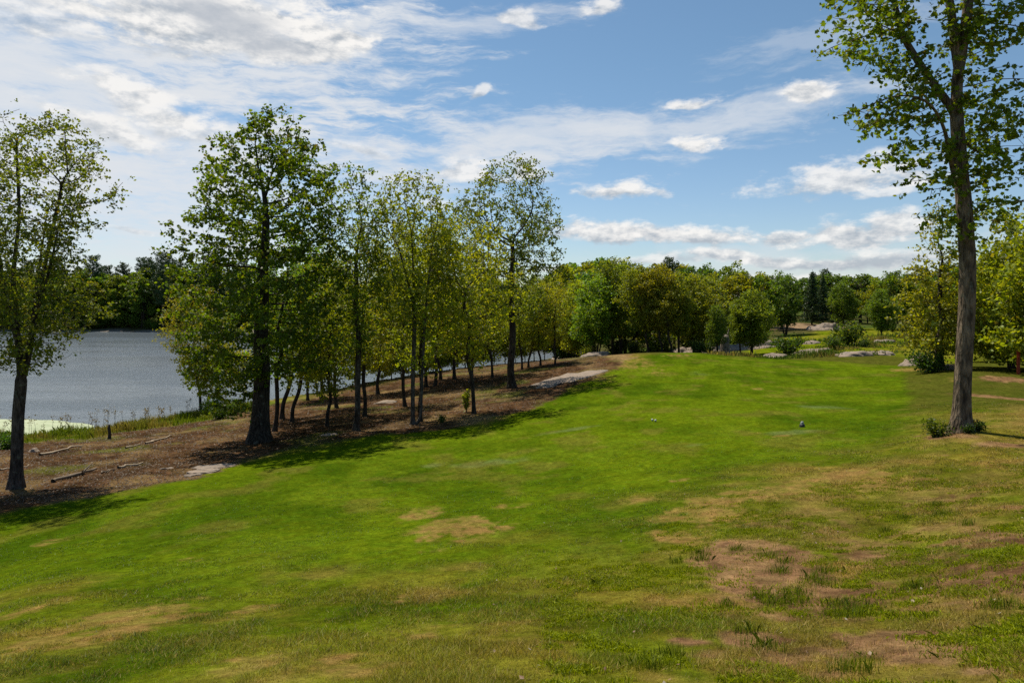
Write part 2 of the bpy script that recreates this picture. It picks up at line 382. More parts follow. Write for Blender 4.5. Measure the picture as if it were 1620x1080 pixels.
def rock_material():
    m, nt = newmat('granite'); b = NB(nt)
    tc = b.n('ShaderNodeTexCoord'); geo = b.n('ShaderNodeNewGeometry'); P = geo.outputs['Position']
    n1 = b.noise(P, 1.6, 5, .6); n2 = b.noise(P, 18, 4, .7)
    c = b.mixc(b.ramp(n1, .35, .65), rgb(.28, .205, .150), rgb(.20, .158, .125))
    c = b.mixc(b.ramp(b.noise(P, 4.2, 5, .65), .56, .66), c, rgb(.10, .095, .08))
    c = b.mixc(b.ramp(n2, .3, .75, 0, .45), c, rgb(.29, .25, .215))
    v = b.n('ShaderNodeTexVoronoi', feature='DISTANCE_TO_EDGE'); b.l(b.vm('MULTIPLY', P, (.5, 1.3, 1)), v.inputs['Vector']); v.inputs['Scale'].default_value = .9
    c = b.mixc(b.ramp(v.outputs['Distance'], .0, .035, .75, 0.), c, rgb(.06, .05, .04))
    p = b.n('ShaderNodeBsdfPrincipled'); b.l(c, p.inputs['Base Color']); p.inputs['Roughness'].default_value = .85; p.inputs['Specular IOR Level'].default_value = .2
    bp = b.n('ShaderNodeBump'); bp.inputs['Strength'].default_value = .8; bp.inputs['Distance'].default_value = .06
    b.l(b.m('ADD', n1, b.m('MULTIPLY', n2, .4)), bp.inputs['Height']); b.l(bp.outputs[0], p.inputs['Normal'])
    o = b.n('ShaderNodeOutputMaterial'); b.l(p.outputs[0], o.inputs[0])
    return m
def water_material():
    m, nt = newmat('lake_water'); b = NB(nt)
    geo = b.n('ShaderNodeNewGeometry'); P = geo.outputs['Position']
    w = b.vm('MULTIPLY', P, (.55, 1.25, 1))
    n1 = b.noise(w, 1.5, 4, .62); n2 = b.noise(w, 6.5, 3, .6); gust = b.noise(b.vm('MULTIPLY', P, (.6, 1.6, 1)), .045, 3)
    h = b.m('MULTIPLY', b.m('ADD', n1, b.m('MULTIPLY', n2, .45)), b.ramp(gust, .38, .62, .5, 1.5))
    p = b.n('ShaderNodeBsdfPrincipled'); p.inputs['Base Color'].default_value = rgb(.125, .15, .175)
    p.inputs['Roughness'].default_value = .12; p.inputs['IOR'].default_value = 1.33
    bp = b.n('ShaderNodeBump'); bp.inputs['Strength'].default_value = .55; bp.inputs['Distance'].default_value = .16
    b.l(h, bp.inputs['Height']); b.l(bp.outputs[0], p.inputs['Normal'])
    o = b.n('ShaderNodeOutputMaterial'); b.l(p.outputs[0], o.inputs[0])
    return m
def plain(name, c, rough=.8, var=.2, scale=20):
    m, nt = newmat(name); b = NB(nt)
    tc = b.n('ShaderNodeTexCoord'); n = b.noise(tc.outputs['Object'], scale, 4)
    hs = b.n('ShaderNodeHueSaturation'); hs.inputs['Color'].default_value = rgb(*c); b.l(b.ramp(n, .25, .75, 1 - var, 1 + var), hs.inputs['Value'])
    p = b.n('ShaderNodeBsdfPrincipled'); b.l(hs.outputs[0], p.inputs['Base Color']); p.inputs['Roughness'].default_value = rough; p.inputs['Specular IOR Level'].default_value = .25
    o = b.n('ShaderNodeOutputMaterial'); b.l(p.outputs[0], o.inputs[0])
    return m

LEAF = leaf_material('leaves'); NEEDLE = leaf_material('needles', .2, .3); BARK = bark_material(); GROUND = ground_material()
BLADE = blade_material('grass_blades'); LITTERM = blade_material('dead_leaves', .15); ROCK = rock_material(); WATER = water_material()
DEADWOOD = plain('dead_wood', (.16, .12, .085)); PALEWOOD = plain('bleached_wood', (.34, .26, .18)); DARKROOT = plain('dark_stump', (.05, .035, .025))

# ------------------------------------------------------------------ trees
def leaf_cloud(name, Cn, size, rng, mat=LEAF, shape='diamond', up=.65, fold=.22, smooth=False):
    n = len(Cn)
    nr = rng.normal(size=(n, 3)); nr /= np.linalg.norm(nr, axis=1)[:, None]
    nr = nr + np.array([0, 0, up]); nr /= np.linalg.norm(nr, axis=1)[:, None]
    t = rng.normal(size=(n, 3)); t[:, 2] -= .35
    t -= nr * np.sum(t * nr, 1)[:, None]; t /= np.linalg.norm(t, axis=1)[:, None] + 1e-9
    bt = np.cross(nr, t)
    S = {'diamond': [(0, 0), (.42, .36), (1, 0), (.42, -.36)],
         'maple': [(0, 0), (.10, .46), (.42, .36), (.52, .60), (.78, .26), (1, 0), (.78, -.26), (.52, -.60), (.42, -.36), (.10, -.46)],
         'long': [(0, 0), (.4, .16), (1, 0), (.4, -.16)]}[shape]
    S = np.array(S); k = len(S)
    L = np.asarray(size)[:, None, None]
    V = Cn[:, None, :] + L * (t[:, None, :] * (S[:, 0] - .4)[None, :, None] + bt[:, None, :] * S[:, 1][None, :, None] + nr[:, None, :] * (-fold * np.abs(S[:, 1]) - .12 * S[:, 0] ** 2)[None, :, None])
    return mesh_np(name, V.reshape(-1, 3), np.arange(n * k), np.arange(n) * k, mat)

PROFILES = {
    'ovate': lambda t: np.interp(t, [0, .12, .3, .55, .8, 1], [.45, .8, 1, .85, .5, .1]),
    'round': lambda t: np.interp(t, [0, .15, .4, .65, .88, 1], [.4, .8, 1, .95, .6, .15]),
    'vase': lambda t: np.interp(t, [0, .15, .45, .72, .9, 1], [.45, .75, .95, 1, .72, .35]),
    'column': lambda t: np.interp(t, [0, .1, .5, .8, 1], [.5, .85, 1, .8, .2]),
    'maple': lambda t: np.interp(t, [0, .1, .3, .55, .74, .88, 1], [.62, .85, 1, 1, .88, .52, .16]),
    'low': lambda t: np.interp(t, [0, .08, .22, .5, .78, 1], [.6, 1, 1, .78, .45, .12]),
}
def colonize(rng, paths, A, step, dinf, dkill, trop=.12, iters=160, prad=None):
    P = []; par = []; onpath = []; minr = []; pi = -1
    for pth in paths:          # each: list of points; the first path starts at the base; later ones attach to the nearest node
        pth = np.array(pth, float); seg = []; pi += 1
        for a, b in zip(pth[:-1], pth[1:]):
            k = max(1, int(np.linalg.norm(b - a) / step))
            for i in range(k): seg.append(a + (b - a) * i / k)
        seg.append(pth[-1])
        if P:
            d = np.linalg.norm(np.array(P) - seg[0], axis=1); prev = int(np.argmin(d)); seg = seg[1:]
        else: prev = -1
        for si, q in enumerate(seg):
            P.append(q); par.append(prev); prev = len(P) - 1; onpath.append(True)
            t = si / max(1, len(seg) - 1); minr.append(0 if prad is None else prad[pi][0] * (1 - t) + prad[pi][1] * t)
    P = [np.array(p) for p in P]
    A = np.asarray(A, float); alive = np.ones(len(A), bool)
    PA = np.array(P)
    D = np.linalg.norm(A[:, None, :] - PA[None], axis=2); nd = D.min(1); ni = D.argmin(1)
    alive &= nd > dkill
    lastdir = {}
    for it in range(iters):
        act = alive & (nd < dinf)
        if not act.any():
            if not alive.any(): break
            act = alive & (nd <= nd[alive].min() + 1e-6)
        idx = ni[act]; v = A[act] - PA[idx]; v /= np.linalg.norm(v, axis=1)[:, None] + 1e-9
        u, inv = np.unique(idx, return_inverse=True)
        S = np.zeros((len(u), 3)); np.add.at(S, inv, v)
        S /= np.linalg.norm(S, axis=1)[:, None] + 1e-9
        S += rng.normal(size=S.shape) * .16 + np.array([0, 0, trop])
        S /= np.linalg.norm(S, axis=1)[:, None] + 1e-9
        new = PA[u] + S * step
        keep = []
        for i, q in enumerate(u):
            ld = lastdir.get(q)
            if ld is not None and np.dot(ld, S[i]) > .97: 
                new[i] = PA[q] + (S[i] + rng.normal(size=3) * .5) * step
            lastdir[q] = S[i]; keep.append(i)
        base = len(PA)
        PA = np.concatenate([PA, new]); par += list(u); onpath += [False] * len(u)
        D = np.linalg.norm(A[:, None, :] - new[None], axis=2)
        mn = D.min(1); am = D.argmin(1)
        b = mn < nd; nd[b] = mn[b]; ni[b] = base + am[b]
        alive &= nd > dkill
        if len(PA) > 7000: break
    return PA, np.array(par), np.array(onpath), np.array(minr + [0.] * (len(PA) - len(minr)))

def skeleton_mesh(PA, par, onpath, Rb, rtip, H, flare=.8, name='trunk', mat=BARK, minr=0):
    n = len(PA); ch = [[] for _ in range(n)]
    for i in range(n):
        if par[i] >= 0: ch[par[i]].append(i)
    tips = np.zeros(n)
    for i in range(n - 1, -1, -1):
        if not ch[i]: tips[i] = 1
        if par[i] >= 0: tips[par[i]] += tips[i]
    # paths are appended out of order: recompute safely
    order = []; stack = [0]
    while stack:
        q = stack.pop(); order.append(q); stack += ch[q]
    tips[:] = 0
    for q in reversed(order): tips[q] = max(1, sum(tips[c] for c in ch[q]))
    e = math.log(max(3, tips[0])) / math.log(Rb / rtip)
    rad = np.maximum(rtip * tips ** (1 / e), minr)
    PS = PA.copy()
    for _ in range(2):
        Q = PS.copy()
        for i in range(n):
            if par[i] >= 0 and ch[i]:
                c = max(ch[i], key=lambda k: tips[k]); Q[i] = .5 * PS[i] + .25 * (PS[par[i]] + PS[c])
        PS = Q
    zf = 1 + flare * np.exp(-np.maximum(PS[:, 2], 0) / (Rb * 1.6)); rad = rad * np.where(onpath, zf * (1 - .12 * np.clip(PS[:, 2] / H, 0, 1)), 1)
    g = Geo(); stack = [(0, -1)]
    while stack:
        s, p = stack.pop(); chain = [s] if p < 0 else [p, s]
        q = s
        while ch[q]:
            cs = sorted(ch[q], key=lambda k: -tips[k])
            for c in cs[1:]: stack.append((c, q))
            q = cs[0]; chain.append(q)
        rr = rad[chain].copy()
        if p >= 0: rr[0] = min(rr[0], rr[1] * 1.25) if len(rr) > 1 else rr[0]
        if len(chain) < 2: continue
        m = rr.max()
        g.tube(PS[chain], rr, 10 if m > .12 else 6 if m > .04 else 4 if m > .016 else 3)
    return g.mesh(name, mat), PS, rad, tips, ch

def attractors(rng, n, cb, H, Rc, prof, lean=(0, 0), clump=.5, inner=.25, seed=0, axis=None, cut=.36):
    out = []; f = PROFILES[prof]
    while sum(len(o) for o in out) < n:
        t = rng.random(n * 4); th = rng.random(n * 4) * 2 * math.pi
        w = f(t); keep = rng.random(n * 4) < w ** 1.3; t, th, w = t[keep], th[keep], w[keep]
        rr = (inner + (1 - inner) * rng.random(len(t)) ** .55)
        lob = (1 - clump) + 2 * clump * vnoise(th * 1.2732, t * 4.5, seed=seed + 3)
        x = rr * w * lob * Rc * np.cos(th); y = rr * w * lob * Rc * np.sin(th); z = cb + (H - cb) * t
        if axis is None: x = x + lean[0] * z / H; y = y + lean[1] * z / H
        else: x = x + np.interp(z, axis[2], axis[0]); y = y + np.interp(z, axis[2], axis[1])
        k = fbm(x * .75 + 9, y * .75, z * .75, octv=2, seed=seed + 11) > cut
        out.append(np.stack([x[k], y[k], z[k]], 1))
    return np.concatenate(out)[:n]

def broad_tree(seed, H, Rc, cb, prof='ovate', natt=600, Rb=.2, leaf=.12, K=8, spread=.3, lean=(0, 0), inner=.25, prad=None, paths=None, top=.62, clump=.5, shape='diamond', extra=None, step=None,
               droop=0, wob=.08, cut=.36, leafrad=2.6, up=.65, rtip=.006, thin=None, zmin_leaf=None):
    rng = np.random.default_rng(seed); step = step or max(.17, H / 58); natt = int(natt * 1.7); cl = max(1.0, leaf / .15)
    if paths is None:
        k = 7; pts = [(lean[0] * i / k * top + (rng.normal() * wob if i > 0 else 0), lean[1] * i / k * top + (rng.normal() * wob if i > 0 else 0), H * top * i / k - (.1 if i == 0 else 0)) for i in range(k + 1)]
        paths = [pts]
    A = attractors(rng, natt, cb, H, Rc, prof, lean, clump, inner, seed=seed, cut=cut)
    if extra is not None: A = np.concatenate([A] + [np.asarray(x) for x in extra])
    PA, par, onp, minr = colonize(rng, paths, A, step, step * 10, step * 1.6, prad=prad)
    tm, PS, rad, tips, ch = skeleton_mesh(PA, par, onp, Rb, rtip, H, minr=minr)
    lim = rtip * leafrad
    leafy = np.nonzero((rad < lim) & ~onp)[0]
    if zmin_leaf is not None: leafy = leafy[PS[leafy, 2] > zmin_leaf]
    if thin is not None: leafy = leafy[rng.random(len(leafy)) < thin(PS[leafy, 2] / H)]
    # sprigs: little groups of leaves round the twig ends
    sp = np.repeat(leafy, rng.poisson(K / 4.2, len(leafy)))
    f = rng.random((len(sp), 1)); sc = PS[sp] * f + PS[np.maximum(par[sp], 0)] * (1 - f) + rng.normal(size=(len(sp), 3)) * spread * np.array([.85, .85, .6])
    sc[:, 2] -= droop * spread
    cen = np.repeat(sc, rng.poisson(5.2, len(sp)), 0); cen = cen + rng.normal(size=cen.shape) * leaf * np.array([.68, .68, .48])
    ci = cen
    sz = leaf * np.clip(rng.normal(1, .22, len(cen)), .5, 1.6)
    cm = leaf_cloud('crown', cen, sz, rng, shape=shape, up=up)
    return tm, cm, H

def far_tree(seed, H, Rc, cb, prof='round', nclump=60, per=80, leaf=.42, Rb=.16, stems=1):
    rng = np.random.default_rng(seed); g = Geo()
    A = attractors(rng, nclump, cb, H * .97, Rc * .95, prof, clump=.58, inner=.35, seed=seed, cut=.3)
    for s in range(stems):
        o = rng.normal(size=2) * (.35 if stems > 1 else .0); dx = rng.normal(size=2) * (.7 if stems > 1 else .25)
        tp = np.array([[o[0] + dx[0] * t * t * 1.4 + rng.normal() * .05, o[1] + dx[1] * t * t * 1.4 + rng.normal() * .05, -.2 + H * .85 * t] for t in np.linspace(0, 1, 8)])
        g.tube(tp, Rb * (1.15 - np.linspace(0, 1, 8) * .95), 6)
    for c in A[::2]:
        k = max(0.1, (c[2] - .35 * np.hypot(c[0], c[1]) - .1 * H) / (H * .85)); s = np.array([0, 0, min(.9, k) * H * .85])
        mid = (s + c) / 2 + np.array([0, 0, -.1])
        g.tube([s, mid, c], [Rb * .32, Rb * .2, .02], 4)
    tm = g.mesh('trunk', BARK)
    rs = Rc * rng.uniform(.14, .36, len(A))
    d = rng.normal(size=(len(A), per, 3)); d /= np.linalg.norm(d, axis=2)[..., None]
    d *= (rng.random((len(A), per, 1)) ** .45) * rs[:, None, None] * np.array([1.15, 1.15, .75])
    cen = (A[:, None, :] + d).reshape(-1, 3)
    cen = cen[cen[:, 2] > cb * .7]
    return tm, leaf_cloud('crown', cen, leaf * rng.uniform(.6, 1.3, len(cen)), rng, up=.5, fold=.3), H

def conifer(seed, H, Rc, cb, kind='pine', leaf=.42):
    rng = np.random.default_rng(seed); g = Geo()
    zz = np.linspace(-.2, H, 12)
    tp = np.stack([np.cumsum(rng.normal(size=12)) * .05, np.cumsum(rng.normal(size=12)) * .05, zz], 1)
    g.tube(tp, np.linspace(H * .016, .03, 12), 7)
    cen = []; siz = []
    z = cb
    while z < H * .985:
        t = (z - cb) / (H - cb)
        nb = rng.integers(4, 7)
        ph = rng.random() * 6.28
        for i in range(nb):
            if kind == 'pine':
                L = Rc * (np.interp(t, [0, .25, .6, .9, 1], [.6, 1, .85, .42, .12])) * rng.uniform(.55, 1.2); rise = .12 + .45 * t
            else:
                L = Rc * (1.02 - t) ** .85 * rng.uniform(.8, 1.12); rise = -.22 + .35 * t
            a = ph + i * 6.28 / nb + rng.normal() * .25
            k = 6; s = np.linspace(0, 1, k)
            br = np.stack([np.cos(a) * L * s, np.sin(a) * L * s, z + L * (rise * s + (.1 if kind == 'pine' else .12) * s * s)], 1)
            br[:, 0] += np.interp(z, zz, tp[:, 0]); br[:, 1] += np.interp(z, zz, tp[:, 1])
            g.tube(br, np.linspace(.012 * L + .012, .008, k), 4)
            nt = max(4, int(L * (11 if kind == 'pine' else 13)))
            u = rng.random(nt) ** .6 if kind == 'pine' else rng.uniform(.12, 1, nt)
            q = np.stack([np.interp(u, s, br[:, j]) for j in range(3)], 1)
            lat = rng.normal(size=nt) * .17 * L * (1.1 - .4 * u)
            q[:, 0] += -np.sin(a) * lat; q[:, 1] += np.cos(a) * lat; q[:, 2] += rng.normal(size=nt) * .06 - (.05 * np.abs(lat) if kind == 'spruce' else 0)
            cen.append(np.repeat(q, 5, 0) + rng.normal(size=(nt * 5, 3)) * (.13 if kind == 'pine' else .1)); siz.append(np.full(nt * 5, leaf))
        z += (H - cb) * (.055 if kind == 'pine' else .042) * rng.uniform(.7, 1.3)
    cen = np.concatenate(cen); siz = np.concatenate(siz) * rng.uniform(.6, 1.2, len(cen))
    return g.mesh('trunk', BARK), leaf_cloud('crown', cen, siz, rng, mat=NEEDLE, shape='long', up=.25), H

def put_tree(proto, x, y, name, label, H=None, rot=0, tint=(.06, .12, .015), bark=(.10, .078, .060), group=None, cat='tree', sink=.04):
    tm, cm, h0 = proto; s = 1 if H is None else H / h0
    r = thing(name, label, cat, (x, y, hz1(x, y) - sink), rot, s, group)
    if tm is not None:
        t = obj('trunk', tm, r); t.color = (*bark, 1)
    c = obj('crown' if tm is not None else 'foliage', cm, r); c.color = (tint[0] * 1.26, tint[1] * 1.34, tint[2] * 1.15, 1)
    return r
rnd = random.Random(7)
def jit(c, a=.15):
    k = 1 + rnd.uniform(-a, a); return (c[0] * k * (1 + rnd.uniform(-a, a)), c[1] * k, c[2] * k)

OLIVE = (.128, .148, .012); YEL = (.190, .195, .012); GRN = (.092, .145, .014); DKG = (.055, .092, .015); PINE = (.028, .052, .018); LIME = (.180, .215, .014)
BK_DARK = (.045, .033, .024); BK = (.058, .044, .033); BK_GREY = (.080, .064, .050)

# --- big maple beside the fairway
x, y = ground_at(410, 699); d = y; u = d / F
H = (699 - 160) * u
low = np.random.default_rng(5)
ex = [np.stack([low.uniform(-2.9, -.8, 60), low.uniform(-1.5, 2., 60), low.uniform(1.4, 4.2, 60)], 1), np.stack([low.normal(.4, .35, 30), low.normal(0, .35, 30), low.uniform(H - 1.6, H + .1, 30)], 1)]
P = broad_tree(11, H, 3.9, 2.9, 'maple', 1350, .36, .115, 12, .24, lean=(.3, 0), shape='maple', extra=ex, clump=.34, cut=.36, top=.72, leafrad=3.4, droop=.4, inner=.15)
put_tree(P, x, y, 'maple_tree', 'tallest dense green maple beside the fairway edge with thick black trunk', tint=(.070, .104, .006), bark=(.04, .03, .022))
# --- left tree with forked trunk
x, y = ground_at(25, 772); u = y / F; H = (772 - 172) * u
fk = (772 - 600) * u
pth = [[(0, 0, -.1), (.03, 0, .8), (.04, .05, fk * .7), (.18, 0, fk)], [(.18, 0, fk), (.02, .1, fk + 1.3), (-.1, 0, fk + 3.3), (.05, .1, fk + 5.3), (.0, 0, H * .93)],
       [(.18, 0, fk), (.5, -.1, fk + 1.0), (.85, -.2, fk + 2.7), (1.2, -.1, fk + 4.6), (1.6, -.1, H * .82)], [(-.1, 0, fk + 1.6), (-.7, .3, fk + 3.6), (-1.2, .4, fk + 6.2)], [(.5, -.1, fk + 1.0), (.45, .3, fk + 3.0), (.75, .4, fk + 5.6)], [(.85, -.2, fk + 2.2), (1.3, -.3, fk + 3.6), (1.6, -.3, fk + 5.0)]]
P = broad_tree(12, H, 2.45, fk + .3, 'vase', 1600, .18, .092, 14, .22, lean=(.55, 0), prad=[(.175, .15), (.11, .022), (.10, .022), (.06, .015), (.07, .015), (.06, .012)], paths=pth, clump=.4, cut=.40, leafrad=3, thin=lambda t: np.interp(t, [0, .4, .55, 1], [1, 1, .95, .9]))
put_tree(P, x, y, 'ash_tree', 'airy tree with forked trunk standing alone on the bare bank, leftmost in the photo', tint=(.088, .108, .012), bark=(.06, .045, .038))
# --- grove, the larger ones
def grove(seed, px, py, top, hw, cbpy, prof, natt, Rb, K, tint, label, name='grove_tree', lean=0, leaf=.13, clump=.5, cut=.38, bark=BK_DARK, paths=None, thin=None):
    x, y = ground_at(px, py); u = y / F; H = (py - top) * u
    P = broad_tree(seed, H, hw * u, (py - cbpy) * u, prof, natt, Rb, leaf, K, .27, lean=(lean * u, 0), clump=clump, cut=cut, paths=paths, leafrad=3, thin=thin)
    return put_tree(P, x, y, name, label, tint=tint, bark=bark)
grove(13, 563, 681, 256, 62, 560, 'column', 620, .135, 9, (.100, .135, .011), 'slender tall tree with a single straight trunk just right of the big dark maple', bark=BK)
_u = ground_at(653, 671)[1] / F
TWIN = [[(0, 0, -.1), (0, 0, 60 * _u), (.1, 0, 180 * _u), (-.05, 0, 300 * _u)], [(.36, .1, -.1), (.42, .1, 70 * _u), (.62, .1, 190 * _u), (.95, .1, 290 * _u)], [(.1, 0, 185 * _u), (-.7, 0, 285 * _u)]]
grove(14, 653, 671, 262, 80, 520, 'vase', 720, .13, 7.5, OLIVE, 'twin-stemmed tree with pale grey bark and open vase crown in the grove', bark=BK_GREY, paths=TWIN)
grove(15, 810, 613, 238, 92, 505, 'round', 1150, .24, 8, (.085, .108, .013), 'tall oak with straight dark trunk beside the grey slab, shading the fairway', name='oak_tree', leaf=.16, clump=.4, cut=.40)
# prototypes for the other grove trees
GP = [broad_tree(31, 11, 2.2, 2.7, 'round', 380, .11, .145, 6.4, .30, clump=.5), broad_tree(32, 12, 1.9, 3.2, 'column', 380, .11, .145, 6.4, .30, lean=(.7, .2), clump=.5),
      broad_tree(33, 10, 2.4, 2.5, 'vase', 380, .10, .145, 6.4, .32, lean=(-.8, 0), clump=.5), broad_tree(34, 9, 2.4, 1.9, 'ovate', 380, .10, .145, 6.4, .32, lean=(.3, .4), clump=.5),
      broad_tree(35, 8, 2.2, 2.0, 'round', 380, .09, .14, 6.4, .30, lean=(1.2, 0), clump=.5)]
GT = [ # px, py, top row, prototype, rotation, tint, label
    (434, 682, 330, 1, 0, GRN, 'dark trunk standing close behind the big maple, nearly touching it'),
    (446, 663, 380, 4, 0, GRN, 'trunk leaning right behind the big maple, against the lake'),
    (462, 668, 400, 4, .3, YEL, 'thin stem slanting right, second trunk right of the big maple'),
    (487, 633, 420, 0, 1, YEL, 'thin trunk at the water line right of the big maple'),
    (508, 630, 400, 2, 2, YEL, 'slim trunk at the water line leaning left, between the maple and the slender tall tree'),
    (517, 674, 430, 3, .4, YEL, 'low leaning stem on the litter left of the slender tall tree'),
    (533, 645, 370, 1, 3, OLIVE, 'dark upright trunk on the litter slope just left of the slender tall tree'),
    (577, 658, 350, 0, 4, YEL, 'dark slanting trunk just right of the slender tall tree'),
    (598, 623, 400, 3, 5, YEL, 'single small trunk at the water edge between the slender tree and the twin-stemmed tree'),
    (641, 643, 345, 1, 2.2, OLIVE, 'straight dark trunk just behind and left of the twin-stemmed tree'),
    (665, 666, 350, 0, 1.4, YEL, 'thin trunk close beside the right stem of the twin-stemmed tree'),
    (674, 612, 350, 2, .6, YEL, 'far dark trunk seen just right of the twin-stemmed tree'),
    (688, 611, 322, 1, 5.1, OLIVE, 'upright trunk with a root ridge, tall narrow crown right of the twin-stemmed tree'),
    (697, 600, 390, 4, 3.4, LIME, 'far trunk low behind the upright root-ridge trunk'),
    (719, 600, 338, 0, .2, YEL, 'dark trunk at the bank crest midway between twin-stemmed tree and tall oak'),
    (750, 654, 336, 2, .0, YEL, 'nearest left-leaning trunk on the dry grass tongue, left of the tall oak'),
    (749, 611, 385, 1, 1.9, OLIVE, 'upright trunk right behind the left-leaning trunk'),
    (779, 597, 400, 2, .2, YEL, 'trunk leaning left beside the green water, just left of the tall oak'),
    (826, 584, 425, 2, .4, LIME, 'left-leaning thin trunk just right of the tall oak'),
    (836, 581, 440, 4, .3, YEL, 'right-leaning thin trunk, second right of the tall oak'),
    (855, 578, 432, 3, 2.6, LIME, 'upright trunk with yellow green crown, third right of the tall oak'),
    (878, 577, 428, 0, 3.9, YEL, 'thin straight trunk at the end of the grove beside the pale rocks'),
]
for px, py, top, k, rot, tint, lab in GT:
    x, y = ground_at(px, py)
    if y > 110: y = 88 if px > 700 else 66; x = (px - CX) / F * y
    put_tree(GP[k], x, y, 'grove_tree', lab, H=(py - top) * y / F, rot=rot, tint=jit(tint), bark=BK_DARK, group='trees in the lakeside grove')
x, y = pw(318, 50)
put_tree(GP[2], x, y, 'shore_tree', 'yellow olive tree reaching out over the lake just left of the big maple', H=9.6, rot=.1, tint=(.150, .140, .014), bark=BK_DARK)
# understory saplings filling the grove along the shore
SP = [broad_tree(41, 5, 1.9, .9, 'round', 300, .05, .17, 9, .30, clump=.45), broad_tree(42, 6, 1.7, 1.2, 'ovate', 300, .06, .17, 9, .30, clump=.45)]
for i, (px, d, h) in enumerate([(345, 50, 4.5), (500, 60, 5.5), (560, 63, 5), (635, 67, 5), (668, 72, 5.5), (700, 76, 5), (735, 80, 6), (765, 84, 5), (800, 87, 6), (845, 93, 6), (880, 90, 5.5), (905, 86, 4), (600, 66, 4), (620, 69, 5), (650, 71, 4.5), (685, 75, 5), (715, 78, 5), (750, 83, 5), (782, 85.5, 4.5), (815, 90, 5), (830, 92, 5), (862, 92, 5)]):
    x, y = pw(px, d)
    put_tree(SP[i % 2], x, y, 'sapling', 'low yellow green sapling along the shore behind the grove trunks', H=h * 1.2, rot=i * 1.7, tint=jit(LIME if i % 2 else YEL), group='saplings along the shore')

# --- right foreground tree
x, y = ground_at(1520, 683); u = y / F
def rp(px, py, dy=0): return ((px - 1520) * u, dy, (683 - py) * u)
pth = [[(0, 0, -.15), rp(1523, 600), rp(1530, 480), rp(1531, 410), rp(1525, 320), rp(1518, 240), rp(1513, 180), rp(1514, 120), rp(1520, 90), rp(1530, 20), rp(1540, -80), rp(1545, -180), rp(1540, -290)],
       [rp(1514, 100), rp(1507, 30), rp(1496, -40), rp(1490, -150), rp(1480, -260)],
       [rp(1513, 175), rp(1490, 140, .1), rp(1462, 90, .2), rp(1440, 45, .3), rp(1430, -20, .4), rp(1415, -120, .5)],
       [rp(1517, 300), rp(1497, 270, -.2), rp(1480, 228, -.4), rp(1462, 200, -.6), rp(1430, 172, -.8), rp(1395, 168, -.9)],
       [rp(1524, 395), rp(1545, 365, .5), rp(1575, 340, .9), rp(1610, 315, 1.2)],
       [rp(1515, 215), rp(1550, 222, .3), rp(1585, 235, .6)]]
rg = np.random.default_rng(77)
def box(n, x0, x1, y0, y1, d0, d1): return np.stack([(rg.uniform(x0, x1, n) - 1520) * u, rg.uniform(d0, d1, n), (683 - rg.uniform(y0, y1, n)) * u], 1)
def ell(n, cx, cy, rx, ry, rd):
    v = rg.normal(size=(n, 3)); v /= np.linalg.norm(v, axis=1)[:, None]; v *= rg.random((n, 1)) ** .4
    return np.stack([(cx + v[:, 0] * rx - 1520) * u, v[:, 1] * rd, (683 - (cy + v[:, 1] * 0 + v[:, 2] * ry)) * u], 1)
ex = [ell(150, 1400, 40, 75, 42, 1.1), ell(110, 1400, 185, 62, 38, .9), ell(90, 1460, 115, 60, 40, .9), ell(60, 1455, 240, 45, 35, .8), ell(35, 1488, 275, 26, 35, .7), ell(120, 1580, 45, 75, 45, 1.2), ell(150, 1575, 180, 45, 75, 1.0),
      ell(60, 1565, 265, 35, 30, .8), ell(45, 1590, 325, 45, 18, 1.2), ell(50, 1350, 10, 45, 20, .8), ell(12, 1488, 335, 18, 25, .5), ell(180, 1500, -120, 170, 100, 2.2), ell(120, 1500, -230, 120, 70, 1.8), ell(25, 1520, 40, 30, 30, .8)]
rt = broad_tree(21, 690 * u + 3.5, 1, 8, 'ovate', 2, .165, .078, 8, .15, paths=pth, extra=[np.concatenate([e, e + rg.normal(size=e.shape) * .25]) for e in ex], shape='maple', step=.17, leafrad=3.4, rtip=.0055, droop=.3, prad=[(.165, .08), (.10, .05), (.095, .04), (.06, .015), (.05, .012), (.05, .012)])
put_tree(rt, x, y, 'basswood_tree', 'tall thick-trunked tree rising out of the frame from a leafy base', tint=(.084, .118, .008), bark=(.125, .092, .062))
# --- second tree on the right and its neighbours
x, y = ground_at(1487, 586); u = y / F
P = broad_tree(22, (586 - 305) * u, 60 * u * 1.05, (586 - 555) * u, 'low', 620, .20, .15, 9, .26, clump=.35, cut=.36, thin=lambda t: np.interp(t, [0, .5, .6, 1], [1, 1, .5, .4]))
put_tree(P, x, y, 'basswood_tree', 'smaller tree with yellow green crown behind the tall grey trunk, sapling shoots at its base', tint=(.165, .165, .012), bark=BK)
def stems(H, n, sp, seed):
    r = np.random.default_rng(seed); out = []
    for k in range(n):
        a = r.uniform(0, 6.28); e = sp * r.uniform(.5, 1.1); o = .12 * k
        out.append([(o * math.cos(a), o * math.sin(a), -.1), (o + e * .25 * math.cos(a), o + e * .25 * math.sin(a), H * .22), (e * .6 * math.cos(a + .2), e * .6 * math.sin(a + .2), H * .5), (e * math.cos(a + .3), e * math.sin(a + .3), H * r.uniform(.68, .85))])
    return out
